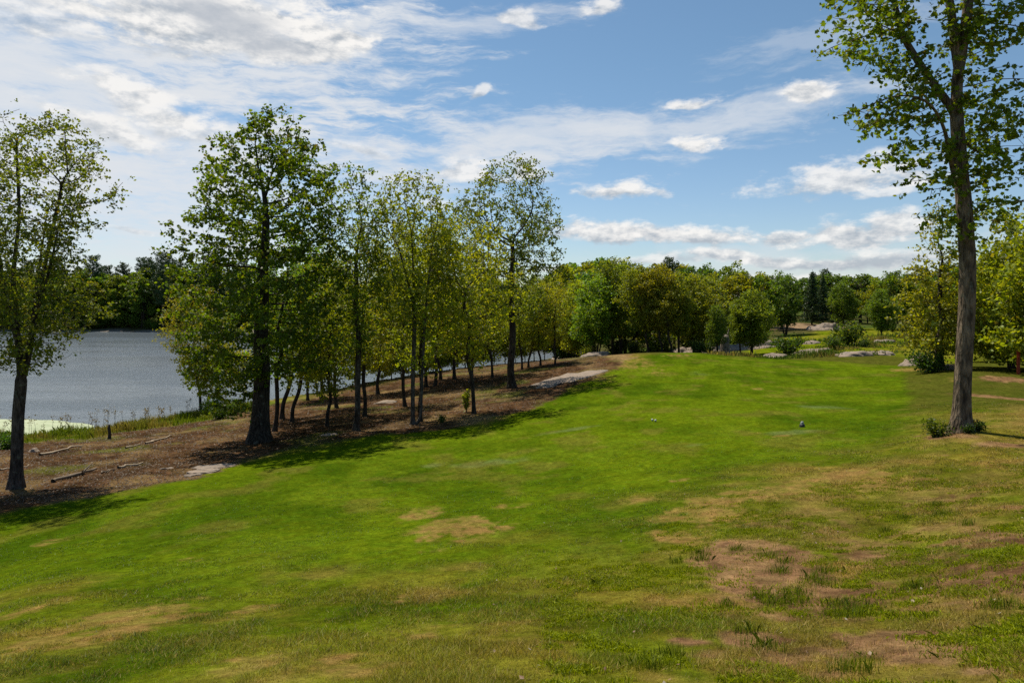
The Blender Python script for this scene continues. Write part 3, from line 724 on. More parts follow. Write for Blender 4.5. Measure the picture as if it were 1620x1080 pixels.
MP = [broad_tree(51, 10, 2.7, 1.6, 'ovate', 480, .12, .21, 9, .33, clump=.62, cut=.42, paths=stems(10, 4, 1.7, 1), prad=[(.12, .03), (.10, .03), (.09, .02), (.08, .02)]),
      broad_tree(52, 11, 2.3, 2.6, 'column', 460, .14, .21, 9, .33, clump=.6, cut=.42, paths=stems(11, 2, .9, 2), prad=[(.13, .03), (.10, .02)]),
      broad_tree(53, 9, 2.7, 1.2, 'round', 480, .13, .21, 9, .33, clump=.55, cut=.41, paths=stems(9, 3, 1.2, 3), prad=[(.12, .03), (.10, .03), (.08, .02)]),
      broad_tree(54, 11, 2.4, 3.0, 'vase', 480, .14, .21, 9, .33, lean=(1.7, 0), clump=.62, cut=.42), broad_tree(55, 8, 3.0, .5, 'low', 560, .13, .20, 11, .36, clump=.3, cut=.3)]
for px, d, h, k, tint, lab in [(1602, 36, 8.2, 4, (.150, .172, .012), 'bright yellow green bushy tree at the right edge beside the red post'),
                               (1680, 32, 9.0, 4, (.150, .172, .012), 'yellow green tree cut by the right edge of the photo'),
                               (1572, 48, 7.2, 4, (.14, .175, .012), 'green tree behind the tall grey trunk, left of the bright yellow green tree'),
                               (1640, 52, 9.5, 1, (.14, .175, .013), 'green tree rising behind the bright bushy tree at the right edge'),
                               (1550, 62, 6.0, 2, (.08, .125, .013), 'low dark green tree low down behind the tall grey trunk')]:
    x, y = pw(px, d); put_tree(MP[k], x, y, 'roadside_tree', lab, H=h, rot=px * .7, tint=tint, bark=BK)

# --- tree line behind the fairway crest
TL = [ # px, d, top row, proto, rot, tint, label
    (942, 76, 425, 0, 0, (.105, .165, .014), 'fresh green tree with several thin stems at the near end of the tree line'),
    (970, 78, 405, 1, 1, (.12, .145, .015), 'tree with pale feathery top rising over the near end of the tree line'),
    (984, 82, 412, 1, 2, (.11, .15, .014), 'narrow green tree beside the feathery-topped tree'),
    (1026, 72, 418, 3, 3.3, OLIVE, 'leaning dark stem with olive crown, leftmost of the fan of trunks'),
    (1048, 71, 425, 3, 3.0, (.15, .15, .013), 'second leaning dark stem of the fan of trunks'),
    (1063, 70, 420, 3, 2.8, (.165, .155, .012), 'third leaning dark stem of the fan, yellowish olive crown'),
    (1074, 72, 428, 1, .5, OLIVE, 'upright dark trunk at the right end of the fan'),
    (1098, 76, 430, 2, 1.2, (.14, .15, .013), 'olive tree right of the fan of trunks'),
    (1122, 84, 425, 0, 2, OLIVE, 'rounded olive tree behind the grey broken stump'),
    (1136, 68, 480, 1, 2, (.09, .13, .014), 'small thin-stemmed tree left of the grey broken stump'),
    (1190, 70, 455, 2, .4, (.125, .16, .014), 'rounded small tree in front of the pink rock slab'),
    (1172, 70.5, 470, 1, 1.4, (.10, .135, .014), 'thin stemmed small tree right of the grey broken stump'),
    (915, 84, 440, 2, 2, LIME, 'yellow green tree between the grove and the tree line'),
    (900, 92, 432, 0, 3, YEL, 'yellowish tree far back between the grove and the tree line'),
    (1241, 106, 428, 0, 0, DKG, 'dark green round tree on the grass beyond the crest, trunk visible'),
    (1332, 116, 438, 0, 2, (.075, .115, .014), 'round tree standing beside the boulder beyond the crest'),
    (1395, 92, 455, 2, 1, (.09, .135, .014), 'green tree at the left end of the shaded row across the meadow'),
]
for px, d, top, k, rot, tint, lab in TL:
    x, y = pw(px, d); z = hz1(x, y); H = (CAMZ - (top - HY) / F * d) - z
    put_tree(MP[k], x, y, 'tree', lab, H=H, rot=rot, tint=tint, bark=BK_DARK)
# --- the wood beyond: far prototypes
FP = [far_tree(61, 12, 3.6, 2.2, 'round'), far_tree(62, 12, 3.0, 2.6, 'ovate'), far_tree(63, 11, 3.8, 1.6, 'low'), far_tree(64, 13, 3.0, 3, 'column', stems=2), far_tree(65, 10, 3.4, 2.0, 'vase', stems=2)]
CF = [conifer(71, 16, 3.4, 4.0, 'pine'), conifer(72, 18, 3.8, 6.0, 'pine'), conifer(73, 14, 2.7, 1.2, 'spruce'), conifer(74, 12, 2.2, .8, 'spruce')]
rnd.seed(3)
def wood(n, p0, p1, d0, d1, t0, t1, tints, lab, grp, con=0., clab=None, cgrp=None, ctop=(0, 12)):
    for i in range(n):
        f = (i + .5) / n; px = p0 + (p1 - p0) * f + rnd.uniform(-.5, .5) * (p1 - p0) / n; d = rnd.uniform(d0, d1)
        x, y = pw(px, d); z = hz1(x, y)
        top = t0 + (t1 - t0) * f + rnd.uniform(-9, 12)
        if rnd.random() < con:
            k = rnd.choice((0, 1, 0, 1, 2)); H = (CAMZ - (top - rnd.uniform(*ctop) - HY) / F * d) - z
            put_tree(CF[k], x, y, 'conifer', clab, H=max(4, H), rot=rnd.uniform(0, 6), tint=jit(PINE, .2), bark=BK_DARK, group=cgrp)
        else:
            H = (CAMZ - (top - HY) / F * d) - z
            put_tree(FP[rnd.randrange(5)], x, y, 'tree', lab, H=max(4, H), rot=rnd.uniform(0, 6), tint=jit(rnd.choice(tints), .16), bark=BK_DARK, group=grp)
W1 = ('leafy tree packed in the wood behind the fairway crest', 'trees of the wood behind the crest')
W1C = ('dark pine rising above the wood behind the fairway crest', 'pines of the wood behind the crest')
wood(14, 905, 1215, 88, 104, 418, 432, [OLIVE, GRN, (.12, .14, .014), YEL], *W1)
wood(14, 890, 1240, 118, 150, 410, 425, [GRN, OLIVE, DKG], *W1, .3, *W1C, ctop=(-5, 12))
W2 = ('dark leafy tree of the far wood beyond the sunlit meadow', 'trees of the far wood beyond the meadow')
W2C = ('dark conifer of the far wood beyond the sunlit meadow', 'conifers of the far wood beyond the meadow')
wood(12, 1225, 1400, 138, 160, 436, 440, [DKG, GRN, (.08, .12, .014)], *W2, .35, *W2C, ctop=(0, 8))
wood(14, 1200, 1420, 165, 210, 432, 440, [DKG, GRN], *W2, .3, *W2C, ctop=(-5, 10))
wood(12, 1385, 1560, 104, 128, 432, 420, [(.08, .12, .014), GRN, OLIVE], 'leafy tree in the shaded row along the back of the meadow', 'trees in the shaded row behind the meadow', .15, *W2C)
wood(12, 1400, 1750, 140, 190, 425, 405, [DKG, GRN], *W2, .3, *W2C)
wood(6, 1640, 1900, 60, 100, 400, 380, [GRN, LIME], 'leafy tree at the far right beyond the frame edge', 'trees at the far right edge')
# spruces with clear stems behind the meadow
for px, d, top, lab in [(1284, 128, 426, 'narrow black-green spruce beside the round dark tree beyond the crest'), (1302, 134, 432, 'black-green spruce, second in line right of the narrow spruce')]:
    x, y = pw(px, d); z = hz1(x, y)
    put_tree(CF[2], x, y, 'spruce_tree', lab, H=(CAMZ - (top - HY) / F * d) - z, rot=px, tint=PINE, bark=BK_DARK)
# far shore wood across the lake
W3 = ('leafy tree in the wood across the lake', 'trees of the wood across the lake'); W3C = ('dark pine in the wood across the lake', 'pines of the wood across the lake')
wood(34, -330, 470, 200, 212, 438, 430, [GRN, OLIVE, (.10, .135, .014)], *W3, .35, *W3C, ctop=(5, 25))
wood(16, 30, 280, 199, 207, 440, 428, [GRN, (.085, .125, .016), OLIVE], *W3)
wood(30, -330, 500, 216, 245, 430, 418, [DKG, GRN], *W3, .5, *W3C, ctop=(0, 16))
wood(22, 480, 900, 152, 176, 440, 432, [GRN, OLIVE, YEL], *W3, .2, *W3C)
wood(10, 620, 900, 136, 148, 475, 460, [OLIVE, YEL, GRN], *W3)
for px, d, top, k, lab in [(258, 196, 398, 1, 'tallest flat-topped pine on the far shore, left of the big maple'), (236, 202, 408, 0, 'slightly lower pine beside the tallest far-shore pine'), (285, 205, 412, 0, 'far-shore pine right of the tallest one, half behind the maple')]:
    x, y = pw(px, d); z = hz1(x, y); put_tree(CF[k], x, y, 'pine_tree', lab, H=(CAMZ - (top - HY) / F * d) - z, rot=px, tint=PINE, bark=BK_DARK)

# ------------------------------------------------------------------ shrubs
def shrub(seed, H, Rc, n=1600, leaf=.12, stems=7):
    rng = np.random.default_rng(seed); g = Geo(); cen = []
    for i in range(stems):
        a = rng.random() * 6.28; L = Rc * rng.uniform(.4, 1); k = 5; s = np.linspace(0, 1, k)
        h = H * rng.uniform(.6, 1)
        p = np.stack([np.cos(a) * L * s ** 1.3, np.sin(a) * L * s ** 1.3, -.05 + h * s - .1 * h * s * s], 1)
        g.tube(p, np.linspace(.02, .006, k) * (.5 + H * .4), 4)
        m = n // stems; t = rng.uniform(.25, 1.02, m)
        q = np.stack([np.interp(t, s, p[:, j]) for j in range(3)], 1) + rng.normal(size=(m, 3)) * .22 * min(H, Rc) * np.array([1, 1, .8])
        cen.append(q)
    cen = np.concatenate(cen); cen = cen[cen[:, 2] > 0.02]
    return g.mesh('trunk', BARK), leaf_cloud('foliage', cen, leaf * rng.uniform(.6, 1.3, len(cen)), rng, up=.5), H
SHOOT = shrub(84, 1.5, .28, 420, .13, 4)
SH = [shrub(81, 1.6, 1.3, 1500, .17), shrub(82, 2.2, 1.0, 1300, .17), shrub(83, .9, .55, 700, .10), SHOOT]
def put_shrub(k, px, d, h, tint, lab, name='shrub', at=None, group=None):
    x, y = at or pw(px, d); tm, cm, h0 = SH[k]
    r = thing(name, lab, 'shrub', (x, y, hz1(x, y) - .03), px * .37, h / h0, group)
    t = obj('stem', tm, r); t.color = (*BK, 1); c = obj('foliage', cm, r); c.color = (*tint, 1)
put_shrub(0, 1250, 64, 1.9, (.05, .095, .014), 'rounded green bush just past the crest, in front of the rocks')
put_shrub(1, 1340, 70, 3.1, (.07, .11, .014), 'tallest loose bush on the rocks past the crest')
put_shrub(0, 1322, 67, 1.4, (.055, .10, .014), 'bush at the left foot of the tallest loose bush')
put_shrub(0, 1365, 68, .9, (.05, .09, .014), 'low dark bush right of the tallest loose bush')
put_shrub(0, 1105, 69, 1.5, (.055, .095, .014), 'bush under the tree line left of the grey broken stump')
put_shrub(0, 925, 74, 1.3, LIME, 'bright lime bush at the crest beside the pale rocks')
put_shrub(1, 1000, 76, 1.8, (.05, .08, .013), 'dark undergrowth bush between the fresh green tree and the fan of trunks')
put_shrub(1, 1120, 78, 2.0, (.05, .085, .013), 'bush behind the small thin-stemmed tree by the stump')
rnd.seed(12)
for i in range(9):
    put_shrub(i % 2, 895 + i * 38, rnd.uniform(84, 96), rnd.uniform(1.8, 3), jit(GRN, .2), 'undergrowth bush in the shade of the wood behind the crest', group='undergrowth behind the crest')
for i in range(14):
    put_shrub(i % 2, 1395 + i * 17, rnd.uniform(100, 108), rnd.uniform(1.2, 2.2), jit(DKG, .2), 'dark bush under the shaded row behind the meadow', group='bushes under the shaded row')
bx, by = ground_at(1484, 588)
put_shrub(0, 1472, 32, 1.25, (.042, .085, .012), 'shoots growing at the foot of the smaller tree on the right', at=(bx - .45, by - .3))
bx, by = ground_at(1502, 684)
put_shrub(2, 1498, 14, .5, (.075, .11, .012), 'leafy sprouts left of the base of the tall grey tree', at=(bx - .42, by - .22))
put_shrub(2, 1535, 14, .34, (.030, .060, .010), 'dark low sprouts right of the base of the tall grey tree', at=(bx + .40, by - .25))
put_shrub(2, 1520, 14, .28, (.035, .07, .010), 'dark sprouts in front of the base of the tall grey tree', at=(bx + .08, by - .5))
bx, by = ground_at(738, 652); put_shrub(3, 738, 35, 1.5, LIME, 'lime young shoot beside the left-leaning trunk', at=(bx, by))
bx, by = ground_at(699, 668); put_shrub(2, 699, 33, .5, (.05, .09, .012), 'tiny bush on the dry grass tongue', at=(bx, by))
for i, (px, d) in enumerate([(-40, 31), (10, 33), (345, 44), (365, 46), (330, 47)]):
    put_shrub(0, px, d, .7 + .12 * i, jit((.06, .12, .012)), 'weedy green bush on the lake bank', group='weedy bushes on the bank')

for i in range(46):
    put_shrub(i % 2, -200 + i * 15, rnd.uniform(195, 203), rnd.uniform(3, 5.5), jit(GRN, .25), 'green bush along the far shore under the trees', group='bushes on the far shore')
for i in range(26):
    put_shrub(i % 2, 500 + i * 16, rnd.uniform(147, 170) if i < 8 else rnd.uniform(137, 147), rnd.uniform(2.5, 4.5), jit(GRN, .25), 'green bush on the opposite bank seen through the grove', group='bushes on the opposite bank')
# ------------------------------------------------------------------ rocks
def rock(px, py, w, dep, h, seed, lab, name='rock_outcrop', at=None, rot=0., sunk=.35):
    x, y = at or ground_at(px, py)
    nu, nv = 40, 20; rng = np.random.default_rng(seed)
    th, ph = np.meshgrid(np.linspace(0, 2 * math.pi, nu, endpoint=False), np.linspace(0, math.pi, nv), indexing='xy')
    X = np.sin(ph) * np.cos(th); Y = np.sin(ph) * np.sin(th); Zc = np.cos(ph)
    s = .38 + 1.2 * fbm(X * 1.4 + seed, Y * 1.4, Zc * 1.4, octv=4, seed=seed)
    Zq = np.sign(Zc) * np.abs(Zc) ** .7
    V = np.stack([X * s * w / 2, Y * s * dep / 2, Zq * s * h], -1)
    V[..., 2] += (fbm(V[..., 0] * 1.5, V[..., 1] * 1.5, V[..., 2], octv=3, seed=seed + 2) - .5) * h * .5
    V[..., 2] -= h * sunk
    V = V.reshape(-1, 3)
    f = []
    for i in range(nv - 1):
        for j in range(nu):
            k = (j + 1) % nu
            f.append([i * nu + j, (i + 1) * nu + j, (i + 1) * nu + k, i * nu + k])
    # follow the slope of the ground
    c, sn = math.cos(rot), math.sin(rot); wx = V[:, 0] * c - V[:, 1] * sn; wy = V[:, 0] * sn + V[:, 1] * c
    z0 = hz1(x, y); dz = hz(x + wx, y + wy) - z0
    V = np.stack([wx, wy, V[:, 2] + dz], 1)
    o = obj(name, mesh_py(name, V, f, ROCK, True)); o.location = (x, y, z0)
    o['label'] = lab; o['category'] = 'rock'
    return o
rock(900, 598, 3.6, 6.5, .22, 1, 'pale grey granite slab lying at the top of the fairway bank right of the oak', rot=-.55)
rock(868, 610, 1.6, 2.4, .2, 2, 'cracked lower end of the grey slab, beside the dark hollow', rot=-.4)
rock(0, 0, 9, 5, 1.0, 3, 'pink rock slab behind the small trees at the crest', at=pw(1165, 82), rot=.2)
rock(0, 0, 7, 4, .9, 4, 'pinkish rocks left of the tree line beside the shore', at=pw(905, 95))
rock(0, 0, 3.4, 2.4, .55, 5, 'small pale rock at the crest end of the grove', at=pw(940, 72))
rock(0, 0, 2.4, 2, .5, 6, 'flat rock below the rounded green bush', at=pw(1228, 63))
rock(0, 0, 3.6, 2.4, .6, 7, 'jagged rock under the tallest loose bush', at=pw(1282, 66))
rock(0, 0, 6.2, 4.2, 1.5, 8, 'big pink boulder beside the round tree beyond the crest', at=pw(1312, 113))
rock(0, 0, 3.2, 2.2, .5, 9, 'bright flat rock at the crest right of the bushes', at=pw(1350, 57))
rock(0, 0, 2.4, 2, .55, 10, 'grey rock right of the bright flat rock', at=pw(1394, 58))
rock(0, 0, 1.9, 1.6, .75, 11, 'grey boulder left of the smaller tree on the right', at=pw(1450, 43))
rock(0, 0, 1.2, 1., .4, 12, 'small stone at the foot of the smaller tree on the right', at=pw(1500, 36))
rock(0, 0, 2.2, 1.6, .45, 13, 'small rock out on the meadow grass', at=pw(1282, 82))
rock(0, 0, 2.6, 1.6, .5, 24, 'rock low in the scrub left of the meadow weeds', at=pw(1400, 76))
rock(0, 0, 5, 3, .8, 14, 'rock slab showing between the fan trunks', at=pw(1080, 84))
rock(340, 738, 1.5, 1.0, .14, 15, 'grey stone in the shade below the big maple')
rock(320, 747, 1.0, .7, .12, 16, 'flat stone at the fairway edge below the big maple')
rock(305, 752, .6, .4, .1, 17, 'smallest stone at the fairway edge below the maple')
rock(55, 714, .55, .45, .25, 18, 'rounded stone in the bank grass right of the forked tree')
rock(520, 688, .9, .5, .12, 19, 'small stone in the maple grove litter near the slender tall tree')
rock(265, 741, .5, .3, .09, 20, 'stone on the litter beside the fairway, left of the maple stones')
rock(610, 637, 1.6, 1.0, .2, 22, 'flat stone on the litter slope behind the twin-stemmed tree')
# ------------------------------------------------------------------ logs, stump, posts
def log(p0, p1, r, seed, lab, mat, name='fallen_branch', forks=1):
    a = np.array([*ground_at(*p0)]); b = np.array([*ground_at(*p1)]); rng = np.random.default_rng(seed)
    k = 9; t = np.linspace(0, 1, k); L = np.linalg.norm(b - a)
    xy = a + (b - a) * t[:, None] + rng.normal(size=(k, 2)) * L * .025
    z = hz(xy[:, 0], xy[:, 1]) + r * .7 + np.abs(rng.normal(size=k)) * .03
    base = np.array([xy[4, 0], xy[4, 1], hz1(*xy[4])])
    P = np.stack([xy[:, 0], xy[:, 1], z], 1) - base
    g = Geo(); g.tube(P, r * np.linspace(1, .55, k) * rng.uniform(.85, 1.15, k), 7)
    for i in range(forks):
        q = P[rng.integers(3, 7)]; dv = np.array([rng.normal() * .3, rng.normal() * .3, .12 + rng.random() * .2])
        g.tube([q, q + dv * .5, q + dv], [r * .5, r * .35, r * .15], 5)
    o = obj(name, g.mesh(name, mat)); o.location = base; o['label'] = lab; o['category'] = 'branch'
log((60, 721), (130, 707), .06, 1, 'pale log along the top of the litter near the bank grass', PALEWOOD, 'log', 0)
log((84, 763), (152, 745), .07, 2, 'twisted grey dead branch lying on the litter right of the forked tree', DEADWOOD, forks=2)
log((186, 741), (226, 735), .05, 3, 'short bleached log in the middle of the litter', PALEWOOD, 'log', 0)
log((232, 702), (275, 690), .05, 4, 'branch lying at the grass edge of the bank left of the maple', PALEWOOD, forks=1)
log((200, 709), (222, 704), .04, 5, 'small branch piece near the upper edge of the litter', PALEWOOD, forks=0)
log((160, 749), (180, 745), .035, 6, 'short grey stick between the twisted branch and the bleached log', DEADWOOD, forks=0)
log((0, 746), (48, 738), .035, 7, 'pale stick beside the forked tree trunk', PALEWOOD, forks=1)
# broken stump at the tree line
x, y = pw(1147, 69); g = Geo()
g.tube([(0, 0, -.1), (.02, 0, .5), (0, .02, 1.1), (.05, 0, 1.7), (.1, 0, 2.1)], [.62, .5, .46, .42, .2], 9)
s = thing('broken_stump', 'grey broken tree stump standing at the crest between small trees', 'stump', (x, y, hz1(x, y)))
t = obj('trunk', g.mesh('trunk', BARK), s); t.color = (.20, .165, .14, 1)
g = Geo(); g.tube([(.05, 0, 1.6), (.3, .05, 2.1), (.42, .1, 2.7)], [.14, .09, .02], 6)
t = obj('snapped_limb', g.mesh('snapped_limb', BARK), s); t.color = (.20, .165, .14, 1)
# dark stump in the bank weeds
x, y = ground_at(173, 694); g = Geo(); g.tube([(0, 0, -.1), (.02, 0, .3), (-.02, 0, .62), (0, .01, .78)], [.10, .08, .075, .05], 7)
o = obj('stump', g.mesh('stump', DARKROOT)); o.location = (x, y, hz1(x, y)); o['label'] = 'thin dark snag standing in the bank grass at the water edge'; o['category'] = 'stump'
# red post at the right edge
RED = plain('red_paint', (.26, .035, .015), .5, .12); POSTTOP = plain('worn_red', (.30, .06, .03), .6)
x, y = ground_at(1611, 592); 
def boxg(g, cx, cy, z0, z1, a, b, bev=.01):
    V = [];
    for z, k in ((z0, 1), (z1 - bev, 1), (z1, .8)):
        V += [(cx + sx * a * k, cy + sy * b * k, z) for sx, sy in ((-1, -1), (1, -1), (1, 1), (-1, 1))]
    f = [[8, 9, 10, 11]]
    for r in range(2):
        for j in range(4): f.append([r * 4 + j, r * 4 + (j + 1) % 4, r * 4 + 4 + (j + 1) % 4, r * 4 + 4 + j])
    g.add(V, f)
p = thing('marker_post', 'red wooden marker post in the shade at the right edge of the photo', 'post', (x, y, hz1(x, y)))
g = Geo(); boxg(g, 0, 0, -.2, 1.05, .05, .05); obj('shaft', g.mesh('shaft', RED, False), p)
g = Geo(); boxg(g, 0, 0, 1.053, 1.13, .06, .06, .03); obj('cap', g.mesh('cap', POSTTOP, False), p)
# sprinkler heads / markers on the fairway
WHITE = plain('white_plastic', (.5, .5, .46), .5, .08); BLACKP = plain('black_plastic', (.03, .03, .032), .5)
for px, py, lab in [(1032, 666, 'left white ball-shaped tee marker on the mown fairway'), (1037, 667, 'right white ball-shaped tee marker on the mown fairway')]:
    x, y = ground_at(px, py); m = thing('tee_marker', lab, 'marker', (x, y, hz1(x, y)))
    g = Geo(); th = np.linspace(0, math.pi, 9); g.tube(np.stack([0 * th, 0 * th, .05 - .038 * np.cos(th)], 1), .038 * np.sin(th) + .001, 14); obj('ball', g.mesh('ball', WHITE), m)
    g = Geo(); g.tube([(0, 0, -.05), (0, 0, .0), (0, 0, .035)], [.02, .02, .018], 6); obj('spike', g.mesh('spike', BLACKP), m)
x, y = ground_at(1269, 675); m = thing('sprinkler_head', 'dark sprinkler head standing in a small hollow of the fairway', 'sprinkler', (x, y, hz1(x, y)))
g = Geo(); g.tube([(0, 0, -.05), (0, 0, .05), (0, 0, .08)], [.075, .075, .06], 14); obj('rim', g.mesh('rim', BLACKP), m)
g = Geo(); g.tube([(0, 0, .083), (0, 0, .14), (0, 0, .155)], [.04, .04, .025], 12); obj('nozzle', g.mesh('nozzle', plain('grey_plastic', (.28, .29, .3), .4)), m)

# ------------------------------------------------------------------ terrain mesh
az = np.concatenate([np.linspace(-180, -48, 70, endpoint=False), np.linspace(-48, 48, 620, endpoint=False), np.linspace(48, 180, 70, endpoint=False)])
rr = [0.6]
while rr[-1] < 3000: rr.append(rr[-1] * (1.0125 if rr[-1] < 75 else 1.03 if rr[-1] < 260 else 1.12))
rr = np.array(rr); na, nr = len(az), len(rr)
A, Rr = np.meshgrid(np.radians(az), rr)
X = np.sin(A) * Rr; Y = np.cos(A) * Rr
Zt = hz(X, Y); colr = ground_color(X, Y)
V = np.stack([X, Y, Zt], -1).reshape(-1, 3)
i = np.arange(nr - 1)[:, None] * na; j = np.arange(na)[None]; k = (j + 1) % na
Q = np.stack([i + j, i + k, i + na + k, i + na + j], -1).reshape(-1, 4)[:, ::-1]
V = np.concatenate([V, [[0, 0, hz1(0, .1)]]]); ctr = len(V) - 1
tri = np.stack([np.full(na, ctr), np.arange(na), (np.arange(na) + 1) % na], 1)[:, ::-1]
loops = np.concatenate([Q.ravel(), tri.ravel()]); starts = np.concatenate([np.arange(len(Q)) * 4, len(Q) * 4 + np.arange(na) * 3])
cols = np.concatenate([colr.reshape(-1, 3), colr[0, :1]])
obj('ground', mesh_np('ground', V, loops, starts, GROUND, True, cols), kind='structure')
# lake
g = Geo(); n = 48
wp = [(-420, 20), (60, 20), (60, 260), (-420, 260)]
o = obj('lake', mesh_py('lake', [(a, b, 0) for a, b in wp], [[0, 1, 2, 3]], WATER), kind='structure')
# pale green duckweed sheet near the bank
pts = [pw(-400, 38), pw(-100, 39), pw(0, 39.5), pw(60, 40.5), pw(110, 41.5), pw(152, 43), pw(145, 45), pw(100, 46.6), pw(40, 47.2), pw(-40, 47.4), pw(-200, 48), pw(-400, 48)]
pp = []
for (ax, ay), (bx2, by2) in zip(pts, pts[1:] + pts[:1]):
    for t in np.linspace(0, 1, 8, endpoint=False): pp.append((ax + (bx2 - ax) * t + rnd.uniform(-.12, .12), ay + (by2 - ay) * t + rnd.uniform(-.12, .12), .004))
m, nt = newmat('duckweed'); b = NB(nt); gm = b.n('ShaderNodeNewGeometry')
c = b.mixc(b.ramp(b.noise(b.vm('MULTIPLY', gm.outputs['Position'], (.5, 1.5, 1)), 1.6, 5), .35, .65), rgb(.24, .29, .14), rgb(.35, .385, .23))
p_ = b.n('ShaderNodeBsdfPrincipled'); b.l(c, p_.inputs['Base Color']); p_.inputs['Roughness'].default_value = .6
o_ = b.n('ShaderNodeOutputMaterial'); b.l(p_.outputs[0], o_.inputs[0])
obj('duckweed_mat', mesh_py('duckweed_mat', pp, [list(range(len(pp)))], m), kind='stuff', label='pale green duckweed floating on the lake along the near bank')

# ------------------------------------------------------------------ grass blades
def blades(name, X, Y, h, w, colors, rng, lean=.5, bend=True, mat=BLADE):
    n = len(X); Z = hz(X, Y) - .004
    a = rng.random(n) * 6.283; ux, uy = np.cos(a), np.sin(a)
    b = rng.random(n) * 6.283; l = np.abs(rng.normal(size=n)) * lean * h
    lx, ly = np.cos(b) * l, np.sin(b) * l
    B = np.stack([X, Y, Z], 1); U = np.stack([ux, uy, 0 * ux], 1) * (w / 2)[:, None]
    if bend:
        M = B + np.stack([lx * .3, ly * .3, h * .6], 1); T = B + np.stack([lx, ly, h * (1 - .25 * np.minimum(1, l / h))], 1)
        V = np.stack([B - U, B + U, M + U * .75, T, M - U * .75], 1).reshape(-1, 3); k = 5
    else:
        T = B + np.stack([lx, ly, h], 1)
        V = np.stack([B - U, B + U, T], 1).reshape(-1, 3); k = 3
    return mesh_np(name, V, np.arange(n * k), np.arange(n) * k, mat, False, np.repeat(colors, k, 0))
rng = np.random.default_rng(99)
N = 620000
d = np.exp(rng.uniform(math.log(2.3), math.log(24), N)); X = rng.uniform(-.84, .84, N) * d; Y = d
Zn = zones(X, Y); gc = ground_color(X, Y, Zn)
keep = rng.random(N) < (1 - .80 * Zn['soil']) * (1 - Zn['lit']) * (1 - .45 * Zn['dry']) * sstep(24, 13, d)
clump = fbm(X * 2.2, Y * 2.2, seed=71, octv=3)
keep &= rng.random(N) < .35 + 1.1 * clump
X, Y, d, gc, clump = X[keep], Y[keep], d[keep], gc[keep], clump[keep]; fair = Zn['fair'][keep]; dry = Zn['dry'][keep]
h = (.010 + .021 * sstep(.35, .7, clump)) * (1 - .40 * fair) * (1 - .4 * dry) * rng.uniform(.6, 1.35, len(X)); w = np.maximum(.0035, .00105 * d) * rng.uniform(.7, 1.3, len(X))
soilb = Zn['soil'][keep]; tan = (rng.random(len(X)) < np.maximum(.26 * (1 - fair), .75 * soilb))[:, None]; gc = np.where(tan, gc * .4 + np.array([.25, .165, .06]) * .6, gc)
jc = np.clip(gc * (rng.uniform(.65, 2.4, len(X)))[:, None] * np.array([1., 1.02, .9]), 0, .9)
obj('lawn_grass', blades('lawn_grass', X, Y, h, w, jc, rng, lean=1.1, bend=False), kind='stuff', label='short mown and rough grass blades of the foreground')
# weeds in the right foreground
n = 90000
d = np.exp(rng.uniform(math.log(2.5), math.log(11), n)); X = rng.uniform(.05, .84, n) * d; Y = d
Zw = zones(X, Y); pch = fbm(X * 2.4, Y * 2.4, seed=73, octv=3)
keep = (rng.random(n) < sstep(.40, .58, pch) * .9 * sstep(.35, .65, fbm(X * 8, Y * 8, seed=74, octv=2))) & (rng.random(n) > .75 * Zw['soil']) & (Zw['fair'] < .4)
X, Y, d = X[keep], Y[keep], d[keep]; n = len(X)
m_ = 7; XX = np.repeat(X, m_) + rng.normal(size=n * m_) * .028; YY = np.repeat(Y, m_) + rng.normal(size=n * m_) * .028
wb = np.where((rng.random(n * m_) < .3)[:, None], np.array([.12, .16, .003]), np.array([.27, .31, .004])) * np.repeat(rng.uniform(.65, 1.35, n), m_)[:, None]
obj('ground_weeds', blades('ground_weeds', XX, YY, rng.uniform(.012, .038, n * m_), rng.uniform(.004, .008, n * m_), wb, rng, lean=.75), kind='stuff', label='small bright green weeds spread over the bare right foreground')
# taller grass tufts
tx = []; ty = []; 
for px, py, k in [(1215, 880, 1), (1235, 905, 1), (1300, 925, 1), (1285, 915, .8), (1110, 885, 1), (1105, 875, .8), (1070, 890, .7), (1165, 870, .9), (1255, 940, 1.3), (1340, 960, 1.5), (1345, 975, 1.4), (1225, 955, 1.), (1200, 945, .9), (1260, 955, .9), (1060, 1040, .8), (1430, 820, 1), (1490, 815, 1), (1480, 800, .9), (1530, 830, .8), (1400, 840, .7),
               (1210, 1025, 1.), (1350, 1060, 1), (1580, 960, 1), (1240, 890, .7), (1305, 905, 1.2), (1180, 1000, .8), (1030, 1055, 1), (1150, 960, .7), (940, 925, .5), (1450, 930, 1)]:
    x, y = ground_at(px, py); m = int(200 * k)
    tx.append(x + rng.normal(size=m) * .06 * k); ty.append(y + rng.normal(size=m) * .06 * k)
X = np.concatenate(tx); Y = np.concatenate(ty); n = len(X)
base = np.where((rng.random(n) < .45)[:, None], np.array([.08, .115, .010]), np.array([.17, .215, .008]))
obj('grass_tufts', blades('grass_tufts', X, Y, rng.uniform(.03, .10, n), rng.uniform(.002, .004, n), base * rng.uniform(.6, 1.4, n)[:, None], rng, lean=.4), kind='stuff', label='taller grass tufts in the bare right foreground')
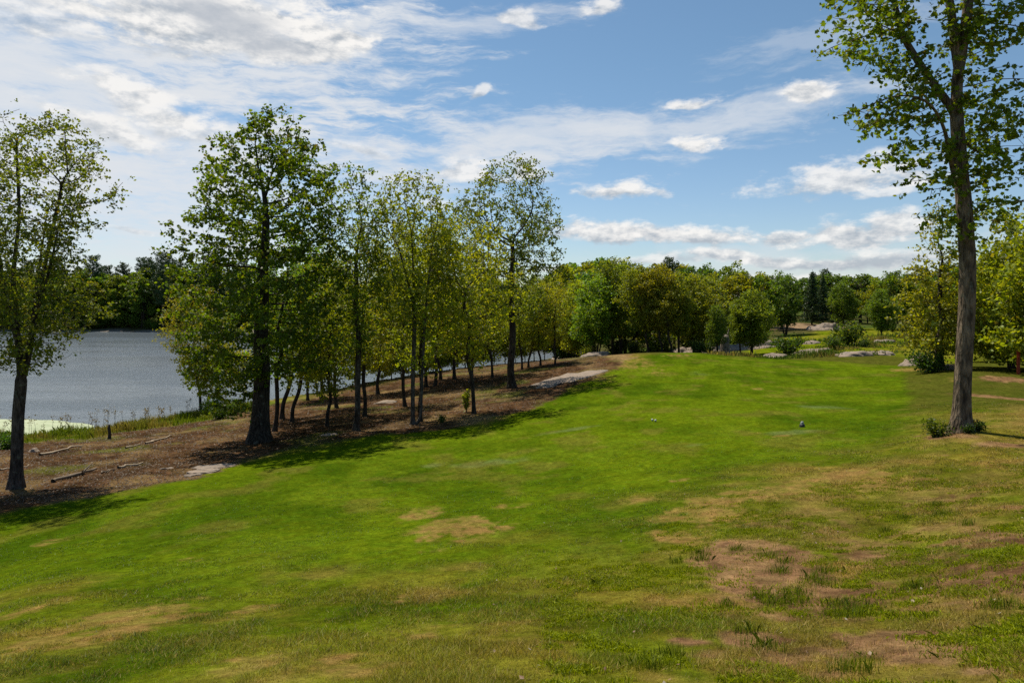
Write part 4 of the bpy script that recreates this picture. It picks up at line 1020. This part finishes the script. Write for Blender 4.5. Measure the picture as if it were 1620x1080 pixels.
# bank grass and reeds along the shore
N = 130000
px = rng.uniform(-250, 420, N); d = rng.uniform(29, 58, N); X = (px - CX) / F * d; Y = d
Zs = zones(X, Y); keep = (Zs['shore'] > rng.random(N) * .9 + .1) & (Zs['lsd'] > .0); X, Y = X[keep], Y[keep]; n = len(X)
cl = fbm(X * .8, Y * .8, seed=75, octv=3)
cb = mix(np.broadcast_to(np.array([.14, .19, .010]), (n, 3)), np.broadcast_to(np.array([.24, .20, .045]), (n, 3)), sstep(.42, .66, fbm(X * .6, Y * .6, seed=76, octv=3)))
obj('bank_grass', blades('bank_grass', X, Y, (.13 + .42 * sstep(.4, .7, cl)) * rng.uniform(.5, 1.3, n), rng.uniform(.02, .045, n), cb * rng.uniform(.6, 1.4, n)[:, None], rng, lean=.45), kind='stuff', label='tall green grass along the lake bank')
# seed-headed weeds sticking out over the water
g = Geo(); hc = []
for i in range(75):
    p = rng.uniform(-60, 330); dd = np.interp(p, [-60, 0, 100, 200, 330], [38.4, 38.8, 40.2, 43, 48.5]) + rng.uniform(-2.2, .5); x, y = pw(p, dd); z = hz1(x, y); hh = rng.uniform(.5, 1.25)
    tip = np.array([x + rng.normal() * .08, y + rng.normal() * .08, z + hh]); g.tube([(x, y, z - .02), (x, y, z + hh * .5), tip], [.011, .009, .006], 3)
    hc.append(tip + rng.normal(size=(14, 3)) * np.array([.07, .07, .10]))
wst = g.mesh('bank_weed_stems', DARKROOT)
hc = np.concatenate(hc)
obj('bank_weed_stalks', wst, kind='stuff', label='thin dry weed stalks along the lake bank')
o = obj('bank_weed_heads', leaf_cloud('bank_weed_heads', hc, rng.uniform(.05, .11, len(hc)), rng), kind='stuff', label='dry seed heads of the weeds along the lake bank'); o.color = (.10, .075, .03, 1)
# far meadow scrub and undergrowth grass beyond the crest
N = 26000
px = rng.uniform(1120, 1560, N); d = rng.uniform(57, 90, N); X = (px - CX) / F * d; Y = d
cl = fbm(X * .3, Y * .3, seed=78, octv=3); keep = (cl > .5) & (rng.random(N) < .6); X, Y, cl = X[keep], Y[keep], cl[keep]; n = len(X)
cb = mix(np.broadcast_to(np.array([.09, .14, .015]), (n, 3)), np.broadcast_to(np.array([.24, .19, .05]), (n, 3)), sstep(.42, .62, fbm(X * .35, Y * .35, seed=79, octv=3)))
obj('scrub_grass', blades('scrub_grass', X, Y, (.10 + .9 * (cl - .5) * 2) * rng.uniform(.5, 1.2, n), rng.uniform(.05, .11, n), cb * rng.uniform(.6, 1.4, n)[:, None], rng, lean=.5), kind='stuff', label='tall scrubby grass beyond the fairway crest')
# leaf litter on the bank
N = 70000
px = rng.uniform(-100, 960, N); d = np.exp(rng.uniform(math.log(19), math.log(72), N)); X = (px - CX) / F * d; Y = d
Zl = zones(X, Y); keep = (Zl['lit'] > .5) & (Zl['shore'] < .5) & (Zl['lsd'] > .3); X, Y, d = X[keep], Y[keep], d[keep]; n = len(X)
cen = np.stack([X, Y, hz(X, Y) + .02], 1)
lm = leaf_cloud('leaf_litter', cen, rng.uniform(.035, .09, n) * (d / 35) ** .4, rng, mat=LITTERM, up=1.8)
at = lm.attributes.new('col', 'FLOAT_COLOR', 'POINT')
pal = np.array([[.090, .053, .027], [.055, .033, .018], [.135, .088, .05], [.075, .043, .023], [.20, .145, .09]])[rng.choice(5, n, p=[.3, .28, .16, .22, .04])] * rng.uniform(.7, 1.25, n)[:, None]
cc = np.ones((n * 4, 4), np.float32); cc[:, :3] = np.repeat(pal, 4, 0); at.data.foreach_set('color', cc.ravel())
obj('leaf_litter', lm, kind='stuff', label='brown dead leaves covering the bank under the trees')
# pale dead leaves scattered on the right foreground
n = 130
d = np.exp(rng.uniform(math.log(2.6), math.log(14), n)); X = rng.uniform(-.05, .84, n) * d; Y = d
lm = leaf_cloud('fallen_leaves', np.stack([X, Y, hz(X, Y) + .022], 1), rng.uniform(.014, .036, n), rng, mat=LITTERM, up=1.6)
at = lm.attributes.new('col', 'FLOAT_COLOR', 'POINT'); pal = np.array([[.28, .20, .13], [.34, .29, .22], [.17, .10, .055], [.24, .15, .08]])[rng.integers(0, 4, n)]
cc = np.ones((n * 4, 4), np.float32); cc[:, :3] = np.repeat(pal, 4, 0); at.data.foreach_set('color', cc.ravel())
obj('fallen_leaves', lm, kind='stuff', label='pale dry leaves scattered over the right foreground')

# ------------------------------------------------------------------ sky, sun, camera
SUN_AZ, SUN_EL = R(-39), R(63)     # azimuth from +Y towards +X
w = bpy.data.worlds.new('World'); bpy.context.scene.world = w; w.use_nodes = True
nt = w.node_tree; nt.nodes.clear(); b = NB(nt)
sky = b.n('ShaderNodeTexSky'); sky.sky_type = 'NISHITA'; sky.sun_disc = False; sky.sun_elevation = SUN_EL; sky.sun_rotation = SUN_AZ
sky.altitude = 200; sky.air_density = 1.0; sky.dust_density = .4; sky.ozone_density = 1.6
tc = b.n('ShaderNodeTexCoord'); D = tc.outputs['Generated']
sx = b.n('ShaderNodeSeparateXYZ'); b.l(D, sx.inputs[0])
hyp = b.m('SQRT', b.m('MAXIMUM', b.m('ADD', b.m('MULTIPLY', sx.outputs[0], sx.outputs[0]), b.m('MULTIPLY', sx.outputs[1], sx.outputs[1])), 1e-5))
U = b.m('ARCTAN2', sx.outputs[0], sx.outputs[1]); Vv = b.m('DIVIDE', sx.outputs[2], hyp)
cv = b.n('ShaderNodeCombineXYZ'); b.l(U, cv.inputs[0]); b.l(Vv, cv.inputs[1]); uv = cv.outputs[0]
def sk(px, py): uu = math.atan2(px - CX, F); return uu, (HY - py) / F * math.cos(uu)
# broad turbulence shared by the clouds
wn = b.noise(uv, 7, 4, .6, out=1); warp = b.vm('MULTIPLY', b.vm('SUBTRACT', wn, (.5, .5, .5)), (.075, .040, 0))
uvw = b.vm('ADD', uv, warp)
puff = b.noise(b.vm('MULTIPLY', uv, (1, 1.9, 1)), 22, 6, .62)
puff2 = b.noise(b.vm('ADD', b.vm('MULTIPLY', uv, (1, 1.9, 1)), (.006, -.016, 0)), 22, 6, .62)
relief = b.m('MULTIPLY', b.m('SUBTRACT', puff, puff2), 3.2)
wisp = b.noise(b.vm('MULTIPLY', uvw, (1.0, 3.4, 1)), 6.5, 6, .66)
streak = b.n('ShaderNodeMapping'); streak.inputs['Rotation'].default_value = (0, 0, R(-20)); streak.inputs['Scale'].default_value = (1, 4.2, 1); b.l(uvw, streak.inputs[0])
wisp2 = b.noise(streak.outputs[0], 7.5, 7, .68)
skyc = b.mixc(1., sky.outputs[0], b.mixc(b.ramp(Vv, .0, .38), rgb(.70, .74, .80), rgb(.66, .77, .77)), 'MULTIPLY')
def ellm(px, py, rx, ry, rot=0, src=None, flat=1.):
    u0, v0 = sk(px, py); mp = b.n('ShaderNodeMapping'); mp.vector_type = 'TEXTURE'
    mp.inputs['Location'].default_value = (u0, v0, 0); mp.inputs['Rotation'].default_value = (0, 0, rot); mp.inputs['Scale'].default_value = (rx / F, ry / F, 1)
    b.l(src or uvw, mp.inputs[0])
    v = mp.outputs[0]; s = b.n('ShaderNodeSeparateXYZ'); b.l(v, s.inputs[0]); yy = s.outputs[1]
    if flat != 1.:
        yk = b.m('MAXIMUM', yy, b.m('MULTIPLY', yy, -flat)); c2 = b.n('ShaderNodeCombineXYZ'); b.l(s.outputs[0], c2.inputs[0]); b.l(yk, c2.inputs[1]); v = c2.outputs[0]
    return b.vm('LENGTH', v, out=1), yy
WH = 6.9    # radiance of sunlit cloud before the background strength
cur = skyc
# thin veils: (px, py, rx, ry, rot, opacity)
for px, py, rx, ry, rot, op, n_ in [(90, 330, 400, 300, 0, .62, wisp), (60, 130, 420, 250, -.1, .80, wisp2), (250, 260, 330, 150, -.2, .62, wisp2), (420, 60, 320, 170, 0, .88, wisp2), (850, 215, 330, 62, .0, .66, wisp2), (760, 235, 240, 45, -.12, .5, wisp2), (1120, 190, 330, 40, .09, .66, wisp), (690, 250, 200, 50, -.1, .5, wisp2), (1250, 420, 420, 70, 0, .4, wisp), (720, 40, 220, 40, .1, .5, wisp2), (560, 160, 90, 22, .0, .6, wisp2), (640, 300, 200, 60, .0, .4, wisp2), (560, 235, 130, 60, -.3, .6, wisp2), (1330, 60, 200, 40, .1, .3, wisp2)]:
    L, yy = ellm(px, py, rx, ry, rot)
    m_ = b.m('ADD', b.m('SUBTRACT', 1., L), b.m('MULTIPLY', b.m('SUBTRACT', n_, .5), 3.4))
    f = b.ramp(m_, -.05, .95, 0, op)
    cur = b.mixc(f, cur, rgb(WH * .76, WH * .79, WH * .83))
# heaped clouds: (px, py, rx, ry, rot, opacity, grey)
for px, py, rx, ry, rot, op, gr in [(330, 40, 260, 85, .05, .97, .25), (490, 70, 130, 70, .2, .97, .0), (230, 165, 110, 40, -.3, .85, .0), (180, 210, 120, 26, -.25, .8, .1), (290, 205, 90, 26, -.15, .75, .0), (60, 30, 120, 45, 0, .6, .1),
        (820, 28, 60, 22, -.2, .75, 0), (948, 12, 45, 22, .1, .85, 0), (757, 152, 20, 13, .3, .7, 0), (1275, 152, 46, 26, -.1, .95, 0), (1080, 166, 62, 12, .1, .9, 0), (1102, 228, 50, 22, -.12, .95, 0), (978, 307, 82, 20, -.05, .95, .2),
        (1320, 292, 150, 38, .05, .85, .1), (1400, 310, 40, 12, 0, .7, .1), (740, 275, 75, 32, -.1, .85, .0), (835, 272, 45, 22, -.1, .8, 0), (200, 366, 50, 8, -.1, .5, 0), (570, 240, 60, 15, -.3, .6, 0),
        (960, 372, 130, 26, -.08, .95, .6), (1090, 378, 130, 24, .0, .95, .6), (1150, 405, 90, 14, -.05, .85, .4), (1235, 372, 50, 15, 0, .8, .3), (1340, 378, 85, 30, 0, .92, .7), (1420, 358, 55, 24, 0, .85, .4), (1290, 415, 120, 16, -.05, .85, .5), (1400, 408, 90, 20, 0, .85, .7), (1030, 412, 110, 14, 0, .7, .4), (1200, 440, 130, 12, 0, .7, .5), (690, 330, 40, 20, 0, .5, 0), (900, 430, 70, 12, 0, .6, .3)]:
    L, yy = ellm(px, py, rx, ry, rot, uvw, 1.7)
    m_ = b.m('ADD', b.m('SUBTRACT', 1., L), b.m('ADD', b.m('MULTIPLY', b.m('SUBTRACT', puff, .5), 1.7), b.m('MULTIPLY', b.m('SUBTRACT', wisp, .5), 1.5)))
    f = b.ramp(m_, -.02, .62, 0, op)
    sh = b.m('ADD', b.m('MULTIPLY_ADD', yy, .60, .70 - gr * .48), relief, clamp=True)
    cc_ = b.mixc(sh, rgb(WH * .45, WH * .50, WH * .56), rgb(WH * .97, WH * .95, WH * .92))
    cur = b.mixc(f, cur, cc_)
# grey belly of the large cloud at upper left
L, yy = ellm(370, 40, 135, 36, -.25)
f = b.ramp(b.m('ADD', b.m('SUBTRACT', 1., L), b.m('MULTIPLY', b.m('SUBTRACT', wisp, .5), 1.8)), -.1, .7, 0, .8)
cur = b.mixc(f, cur, rgb(WH * .5, WH * .54, WH * .6))
bg = b.n('ShaderNodeBackground'); b.l(cur, bg.inputs[0]); bg.inputs[1].default_value = .115
wo = b.n('ShaderNodeOutputWorld'); b.l(bg.outputs[0], wo.inputs[0])
w.cycles.sampling_method = 'MANUAL'; w.cycles.sample_map_resolution = 512

sl = bpy.data.lights.new('sun', 'SUN'); sl.energy = 4.9; sl.angle = R(.55); sl.color = (1, .925, .77)
so = bpy.data.objects.new('sun', sl); C.objects.link(so)
sd = (math.sin(SUN_AZ) * math.cos(SUN_EL), math.cos(SUN_AZ) * math.cos(SUN_EL), math.sin(SUN_EL))
import mathutils
so.rotation_euler = mathutils.Vector(sd).to_track_quat('Z', 'Y').to_euler(); so.location = (-30, 30, 60)

cam = bpy.data.cameras.new('camera'); co = bpy.data.objects.new('camera', cam); C.objects.link(co)
cam.lens = 24; cam.sensor_width = 36; cam.sensor_fit = 'HORIZONTAL'; cam.shift_y = -(540 - HY) / 1620; cam.clip_end = 8000; cam.clip_start = .05
co.location = (0, 0, CAMZ); co.rotation_euler = (R(90), 0, 0)
sc = bpy.context.scene; sc.camera = co
sc.view_settings.view_transform = 'Standard'; sc.view_settings.look = 'None'; sc.view_settings.exposure = .3; sc.view_settings.gamma = 1
cy = sc.cycles; cy.use_denoising = False; cy.sample_clamp_direct = 4; cy.sample_clamp_indirect = 3; cy.max_bounces = 7; cy.diffuse_bounces = 3; cy.glossy_bounces = 3; cy.transmission_bounces = 5; cy.transparent_max_bounces = 4
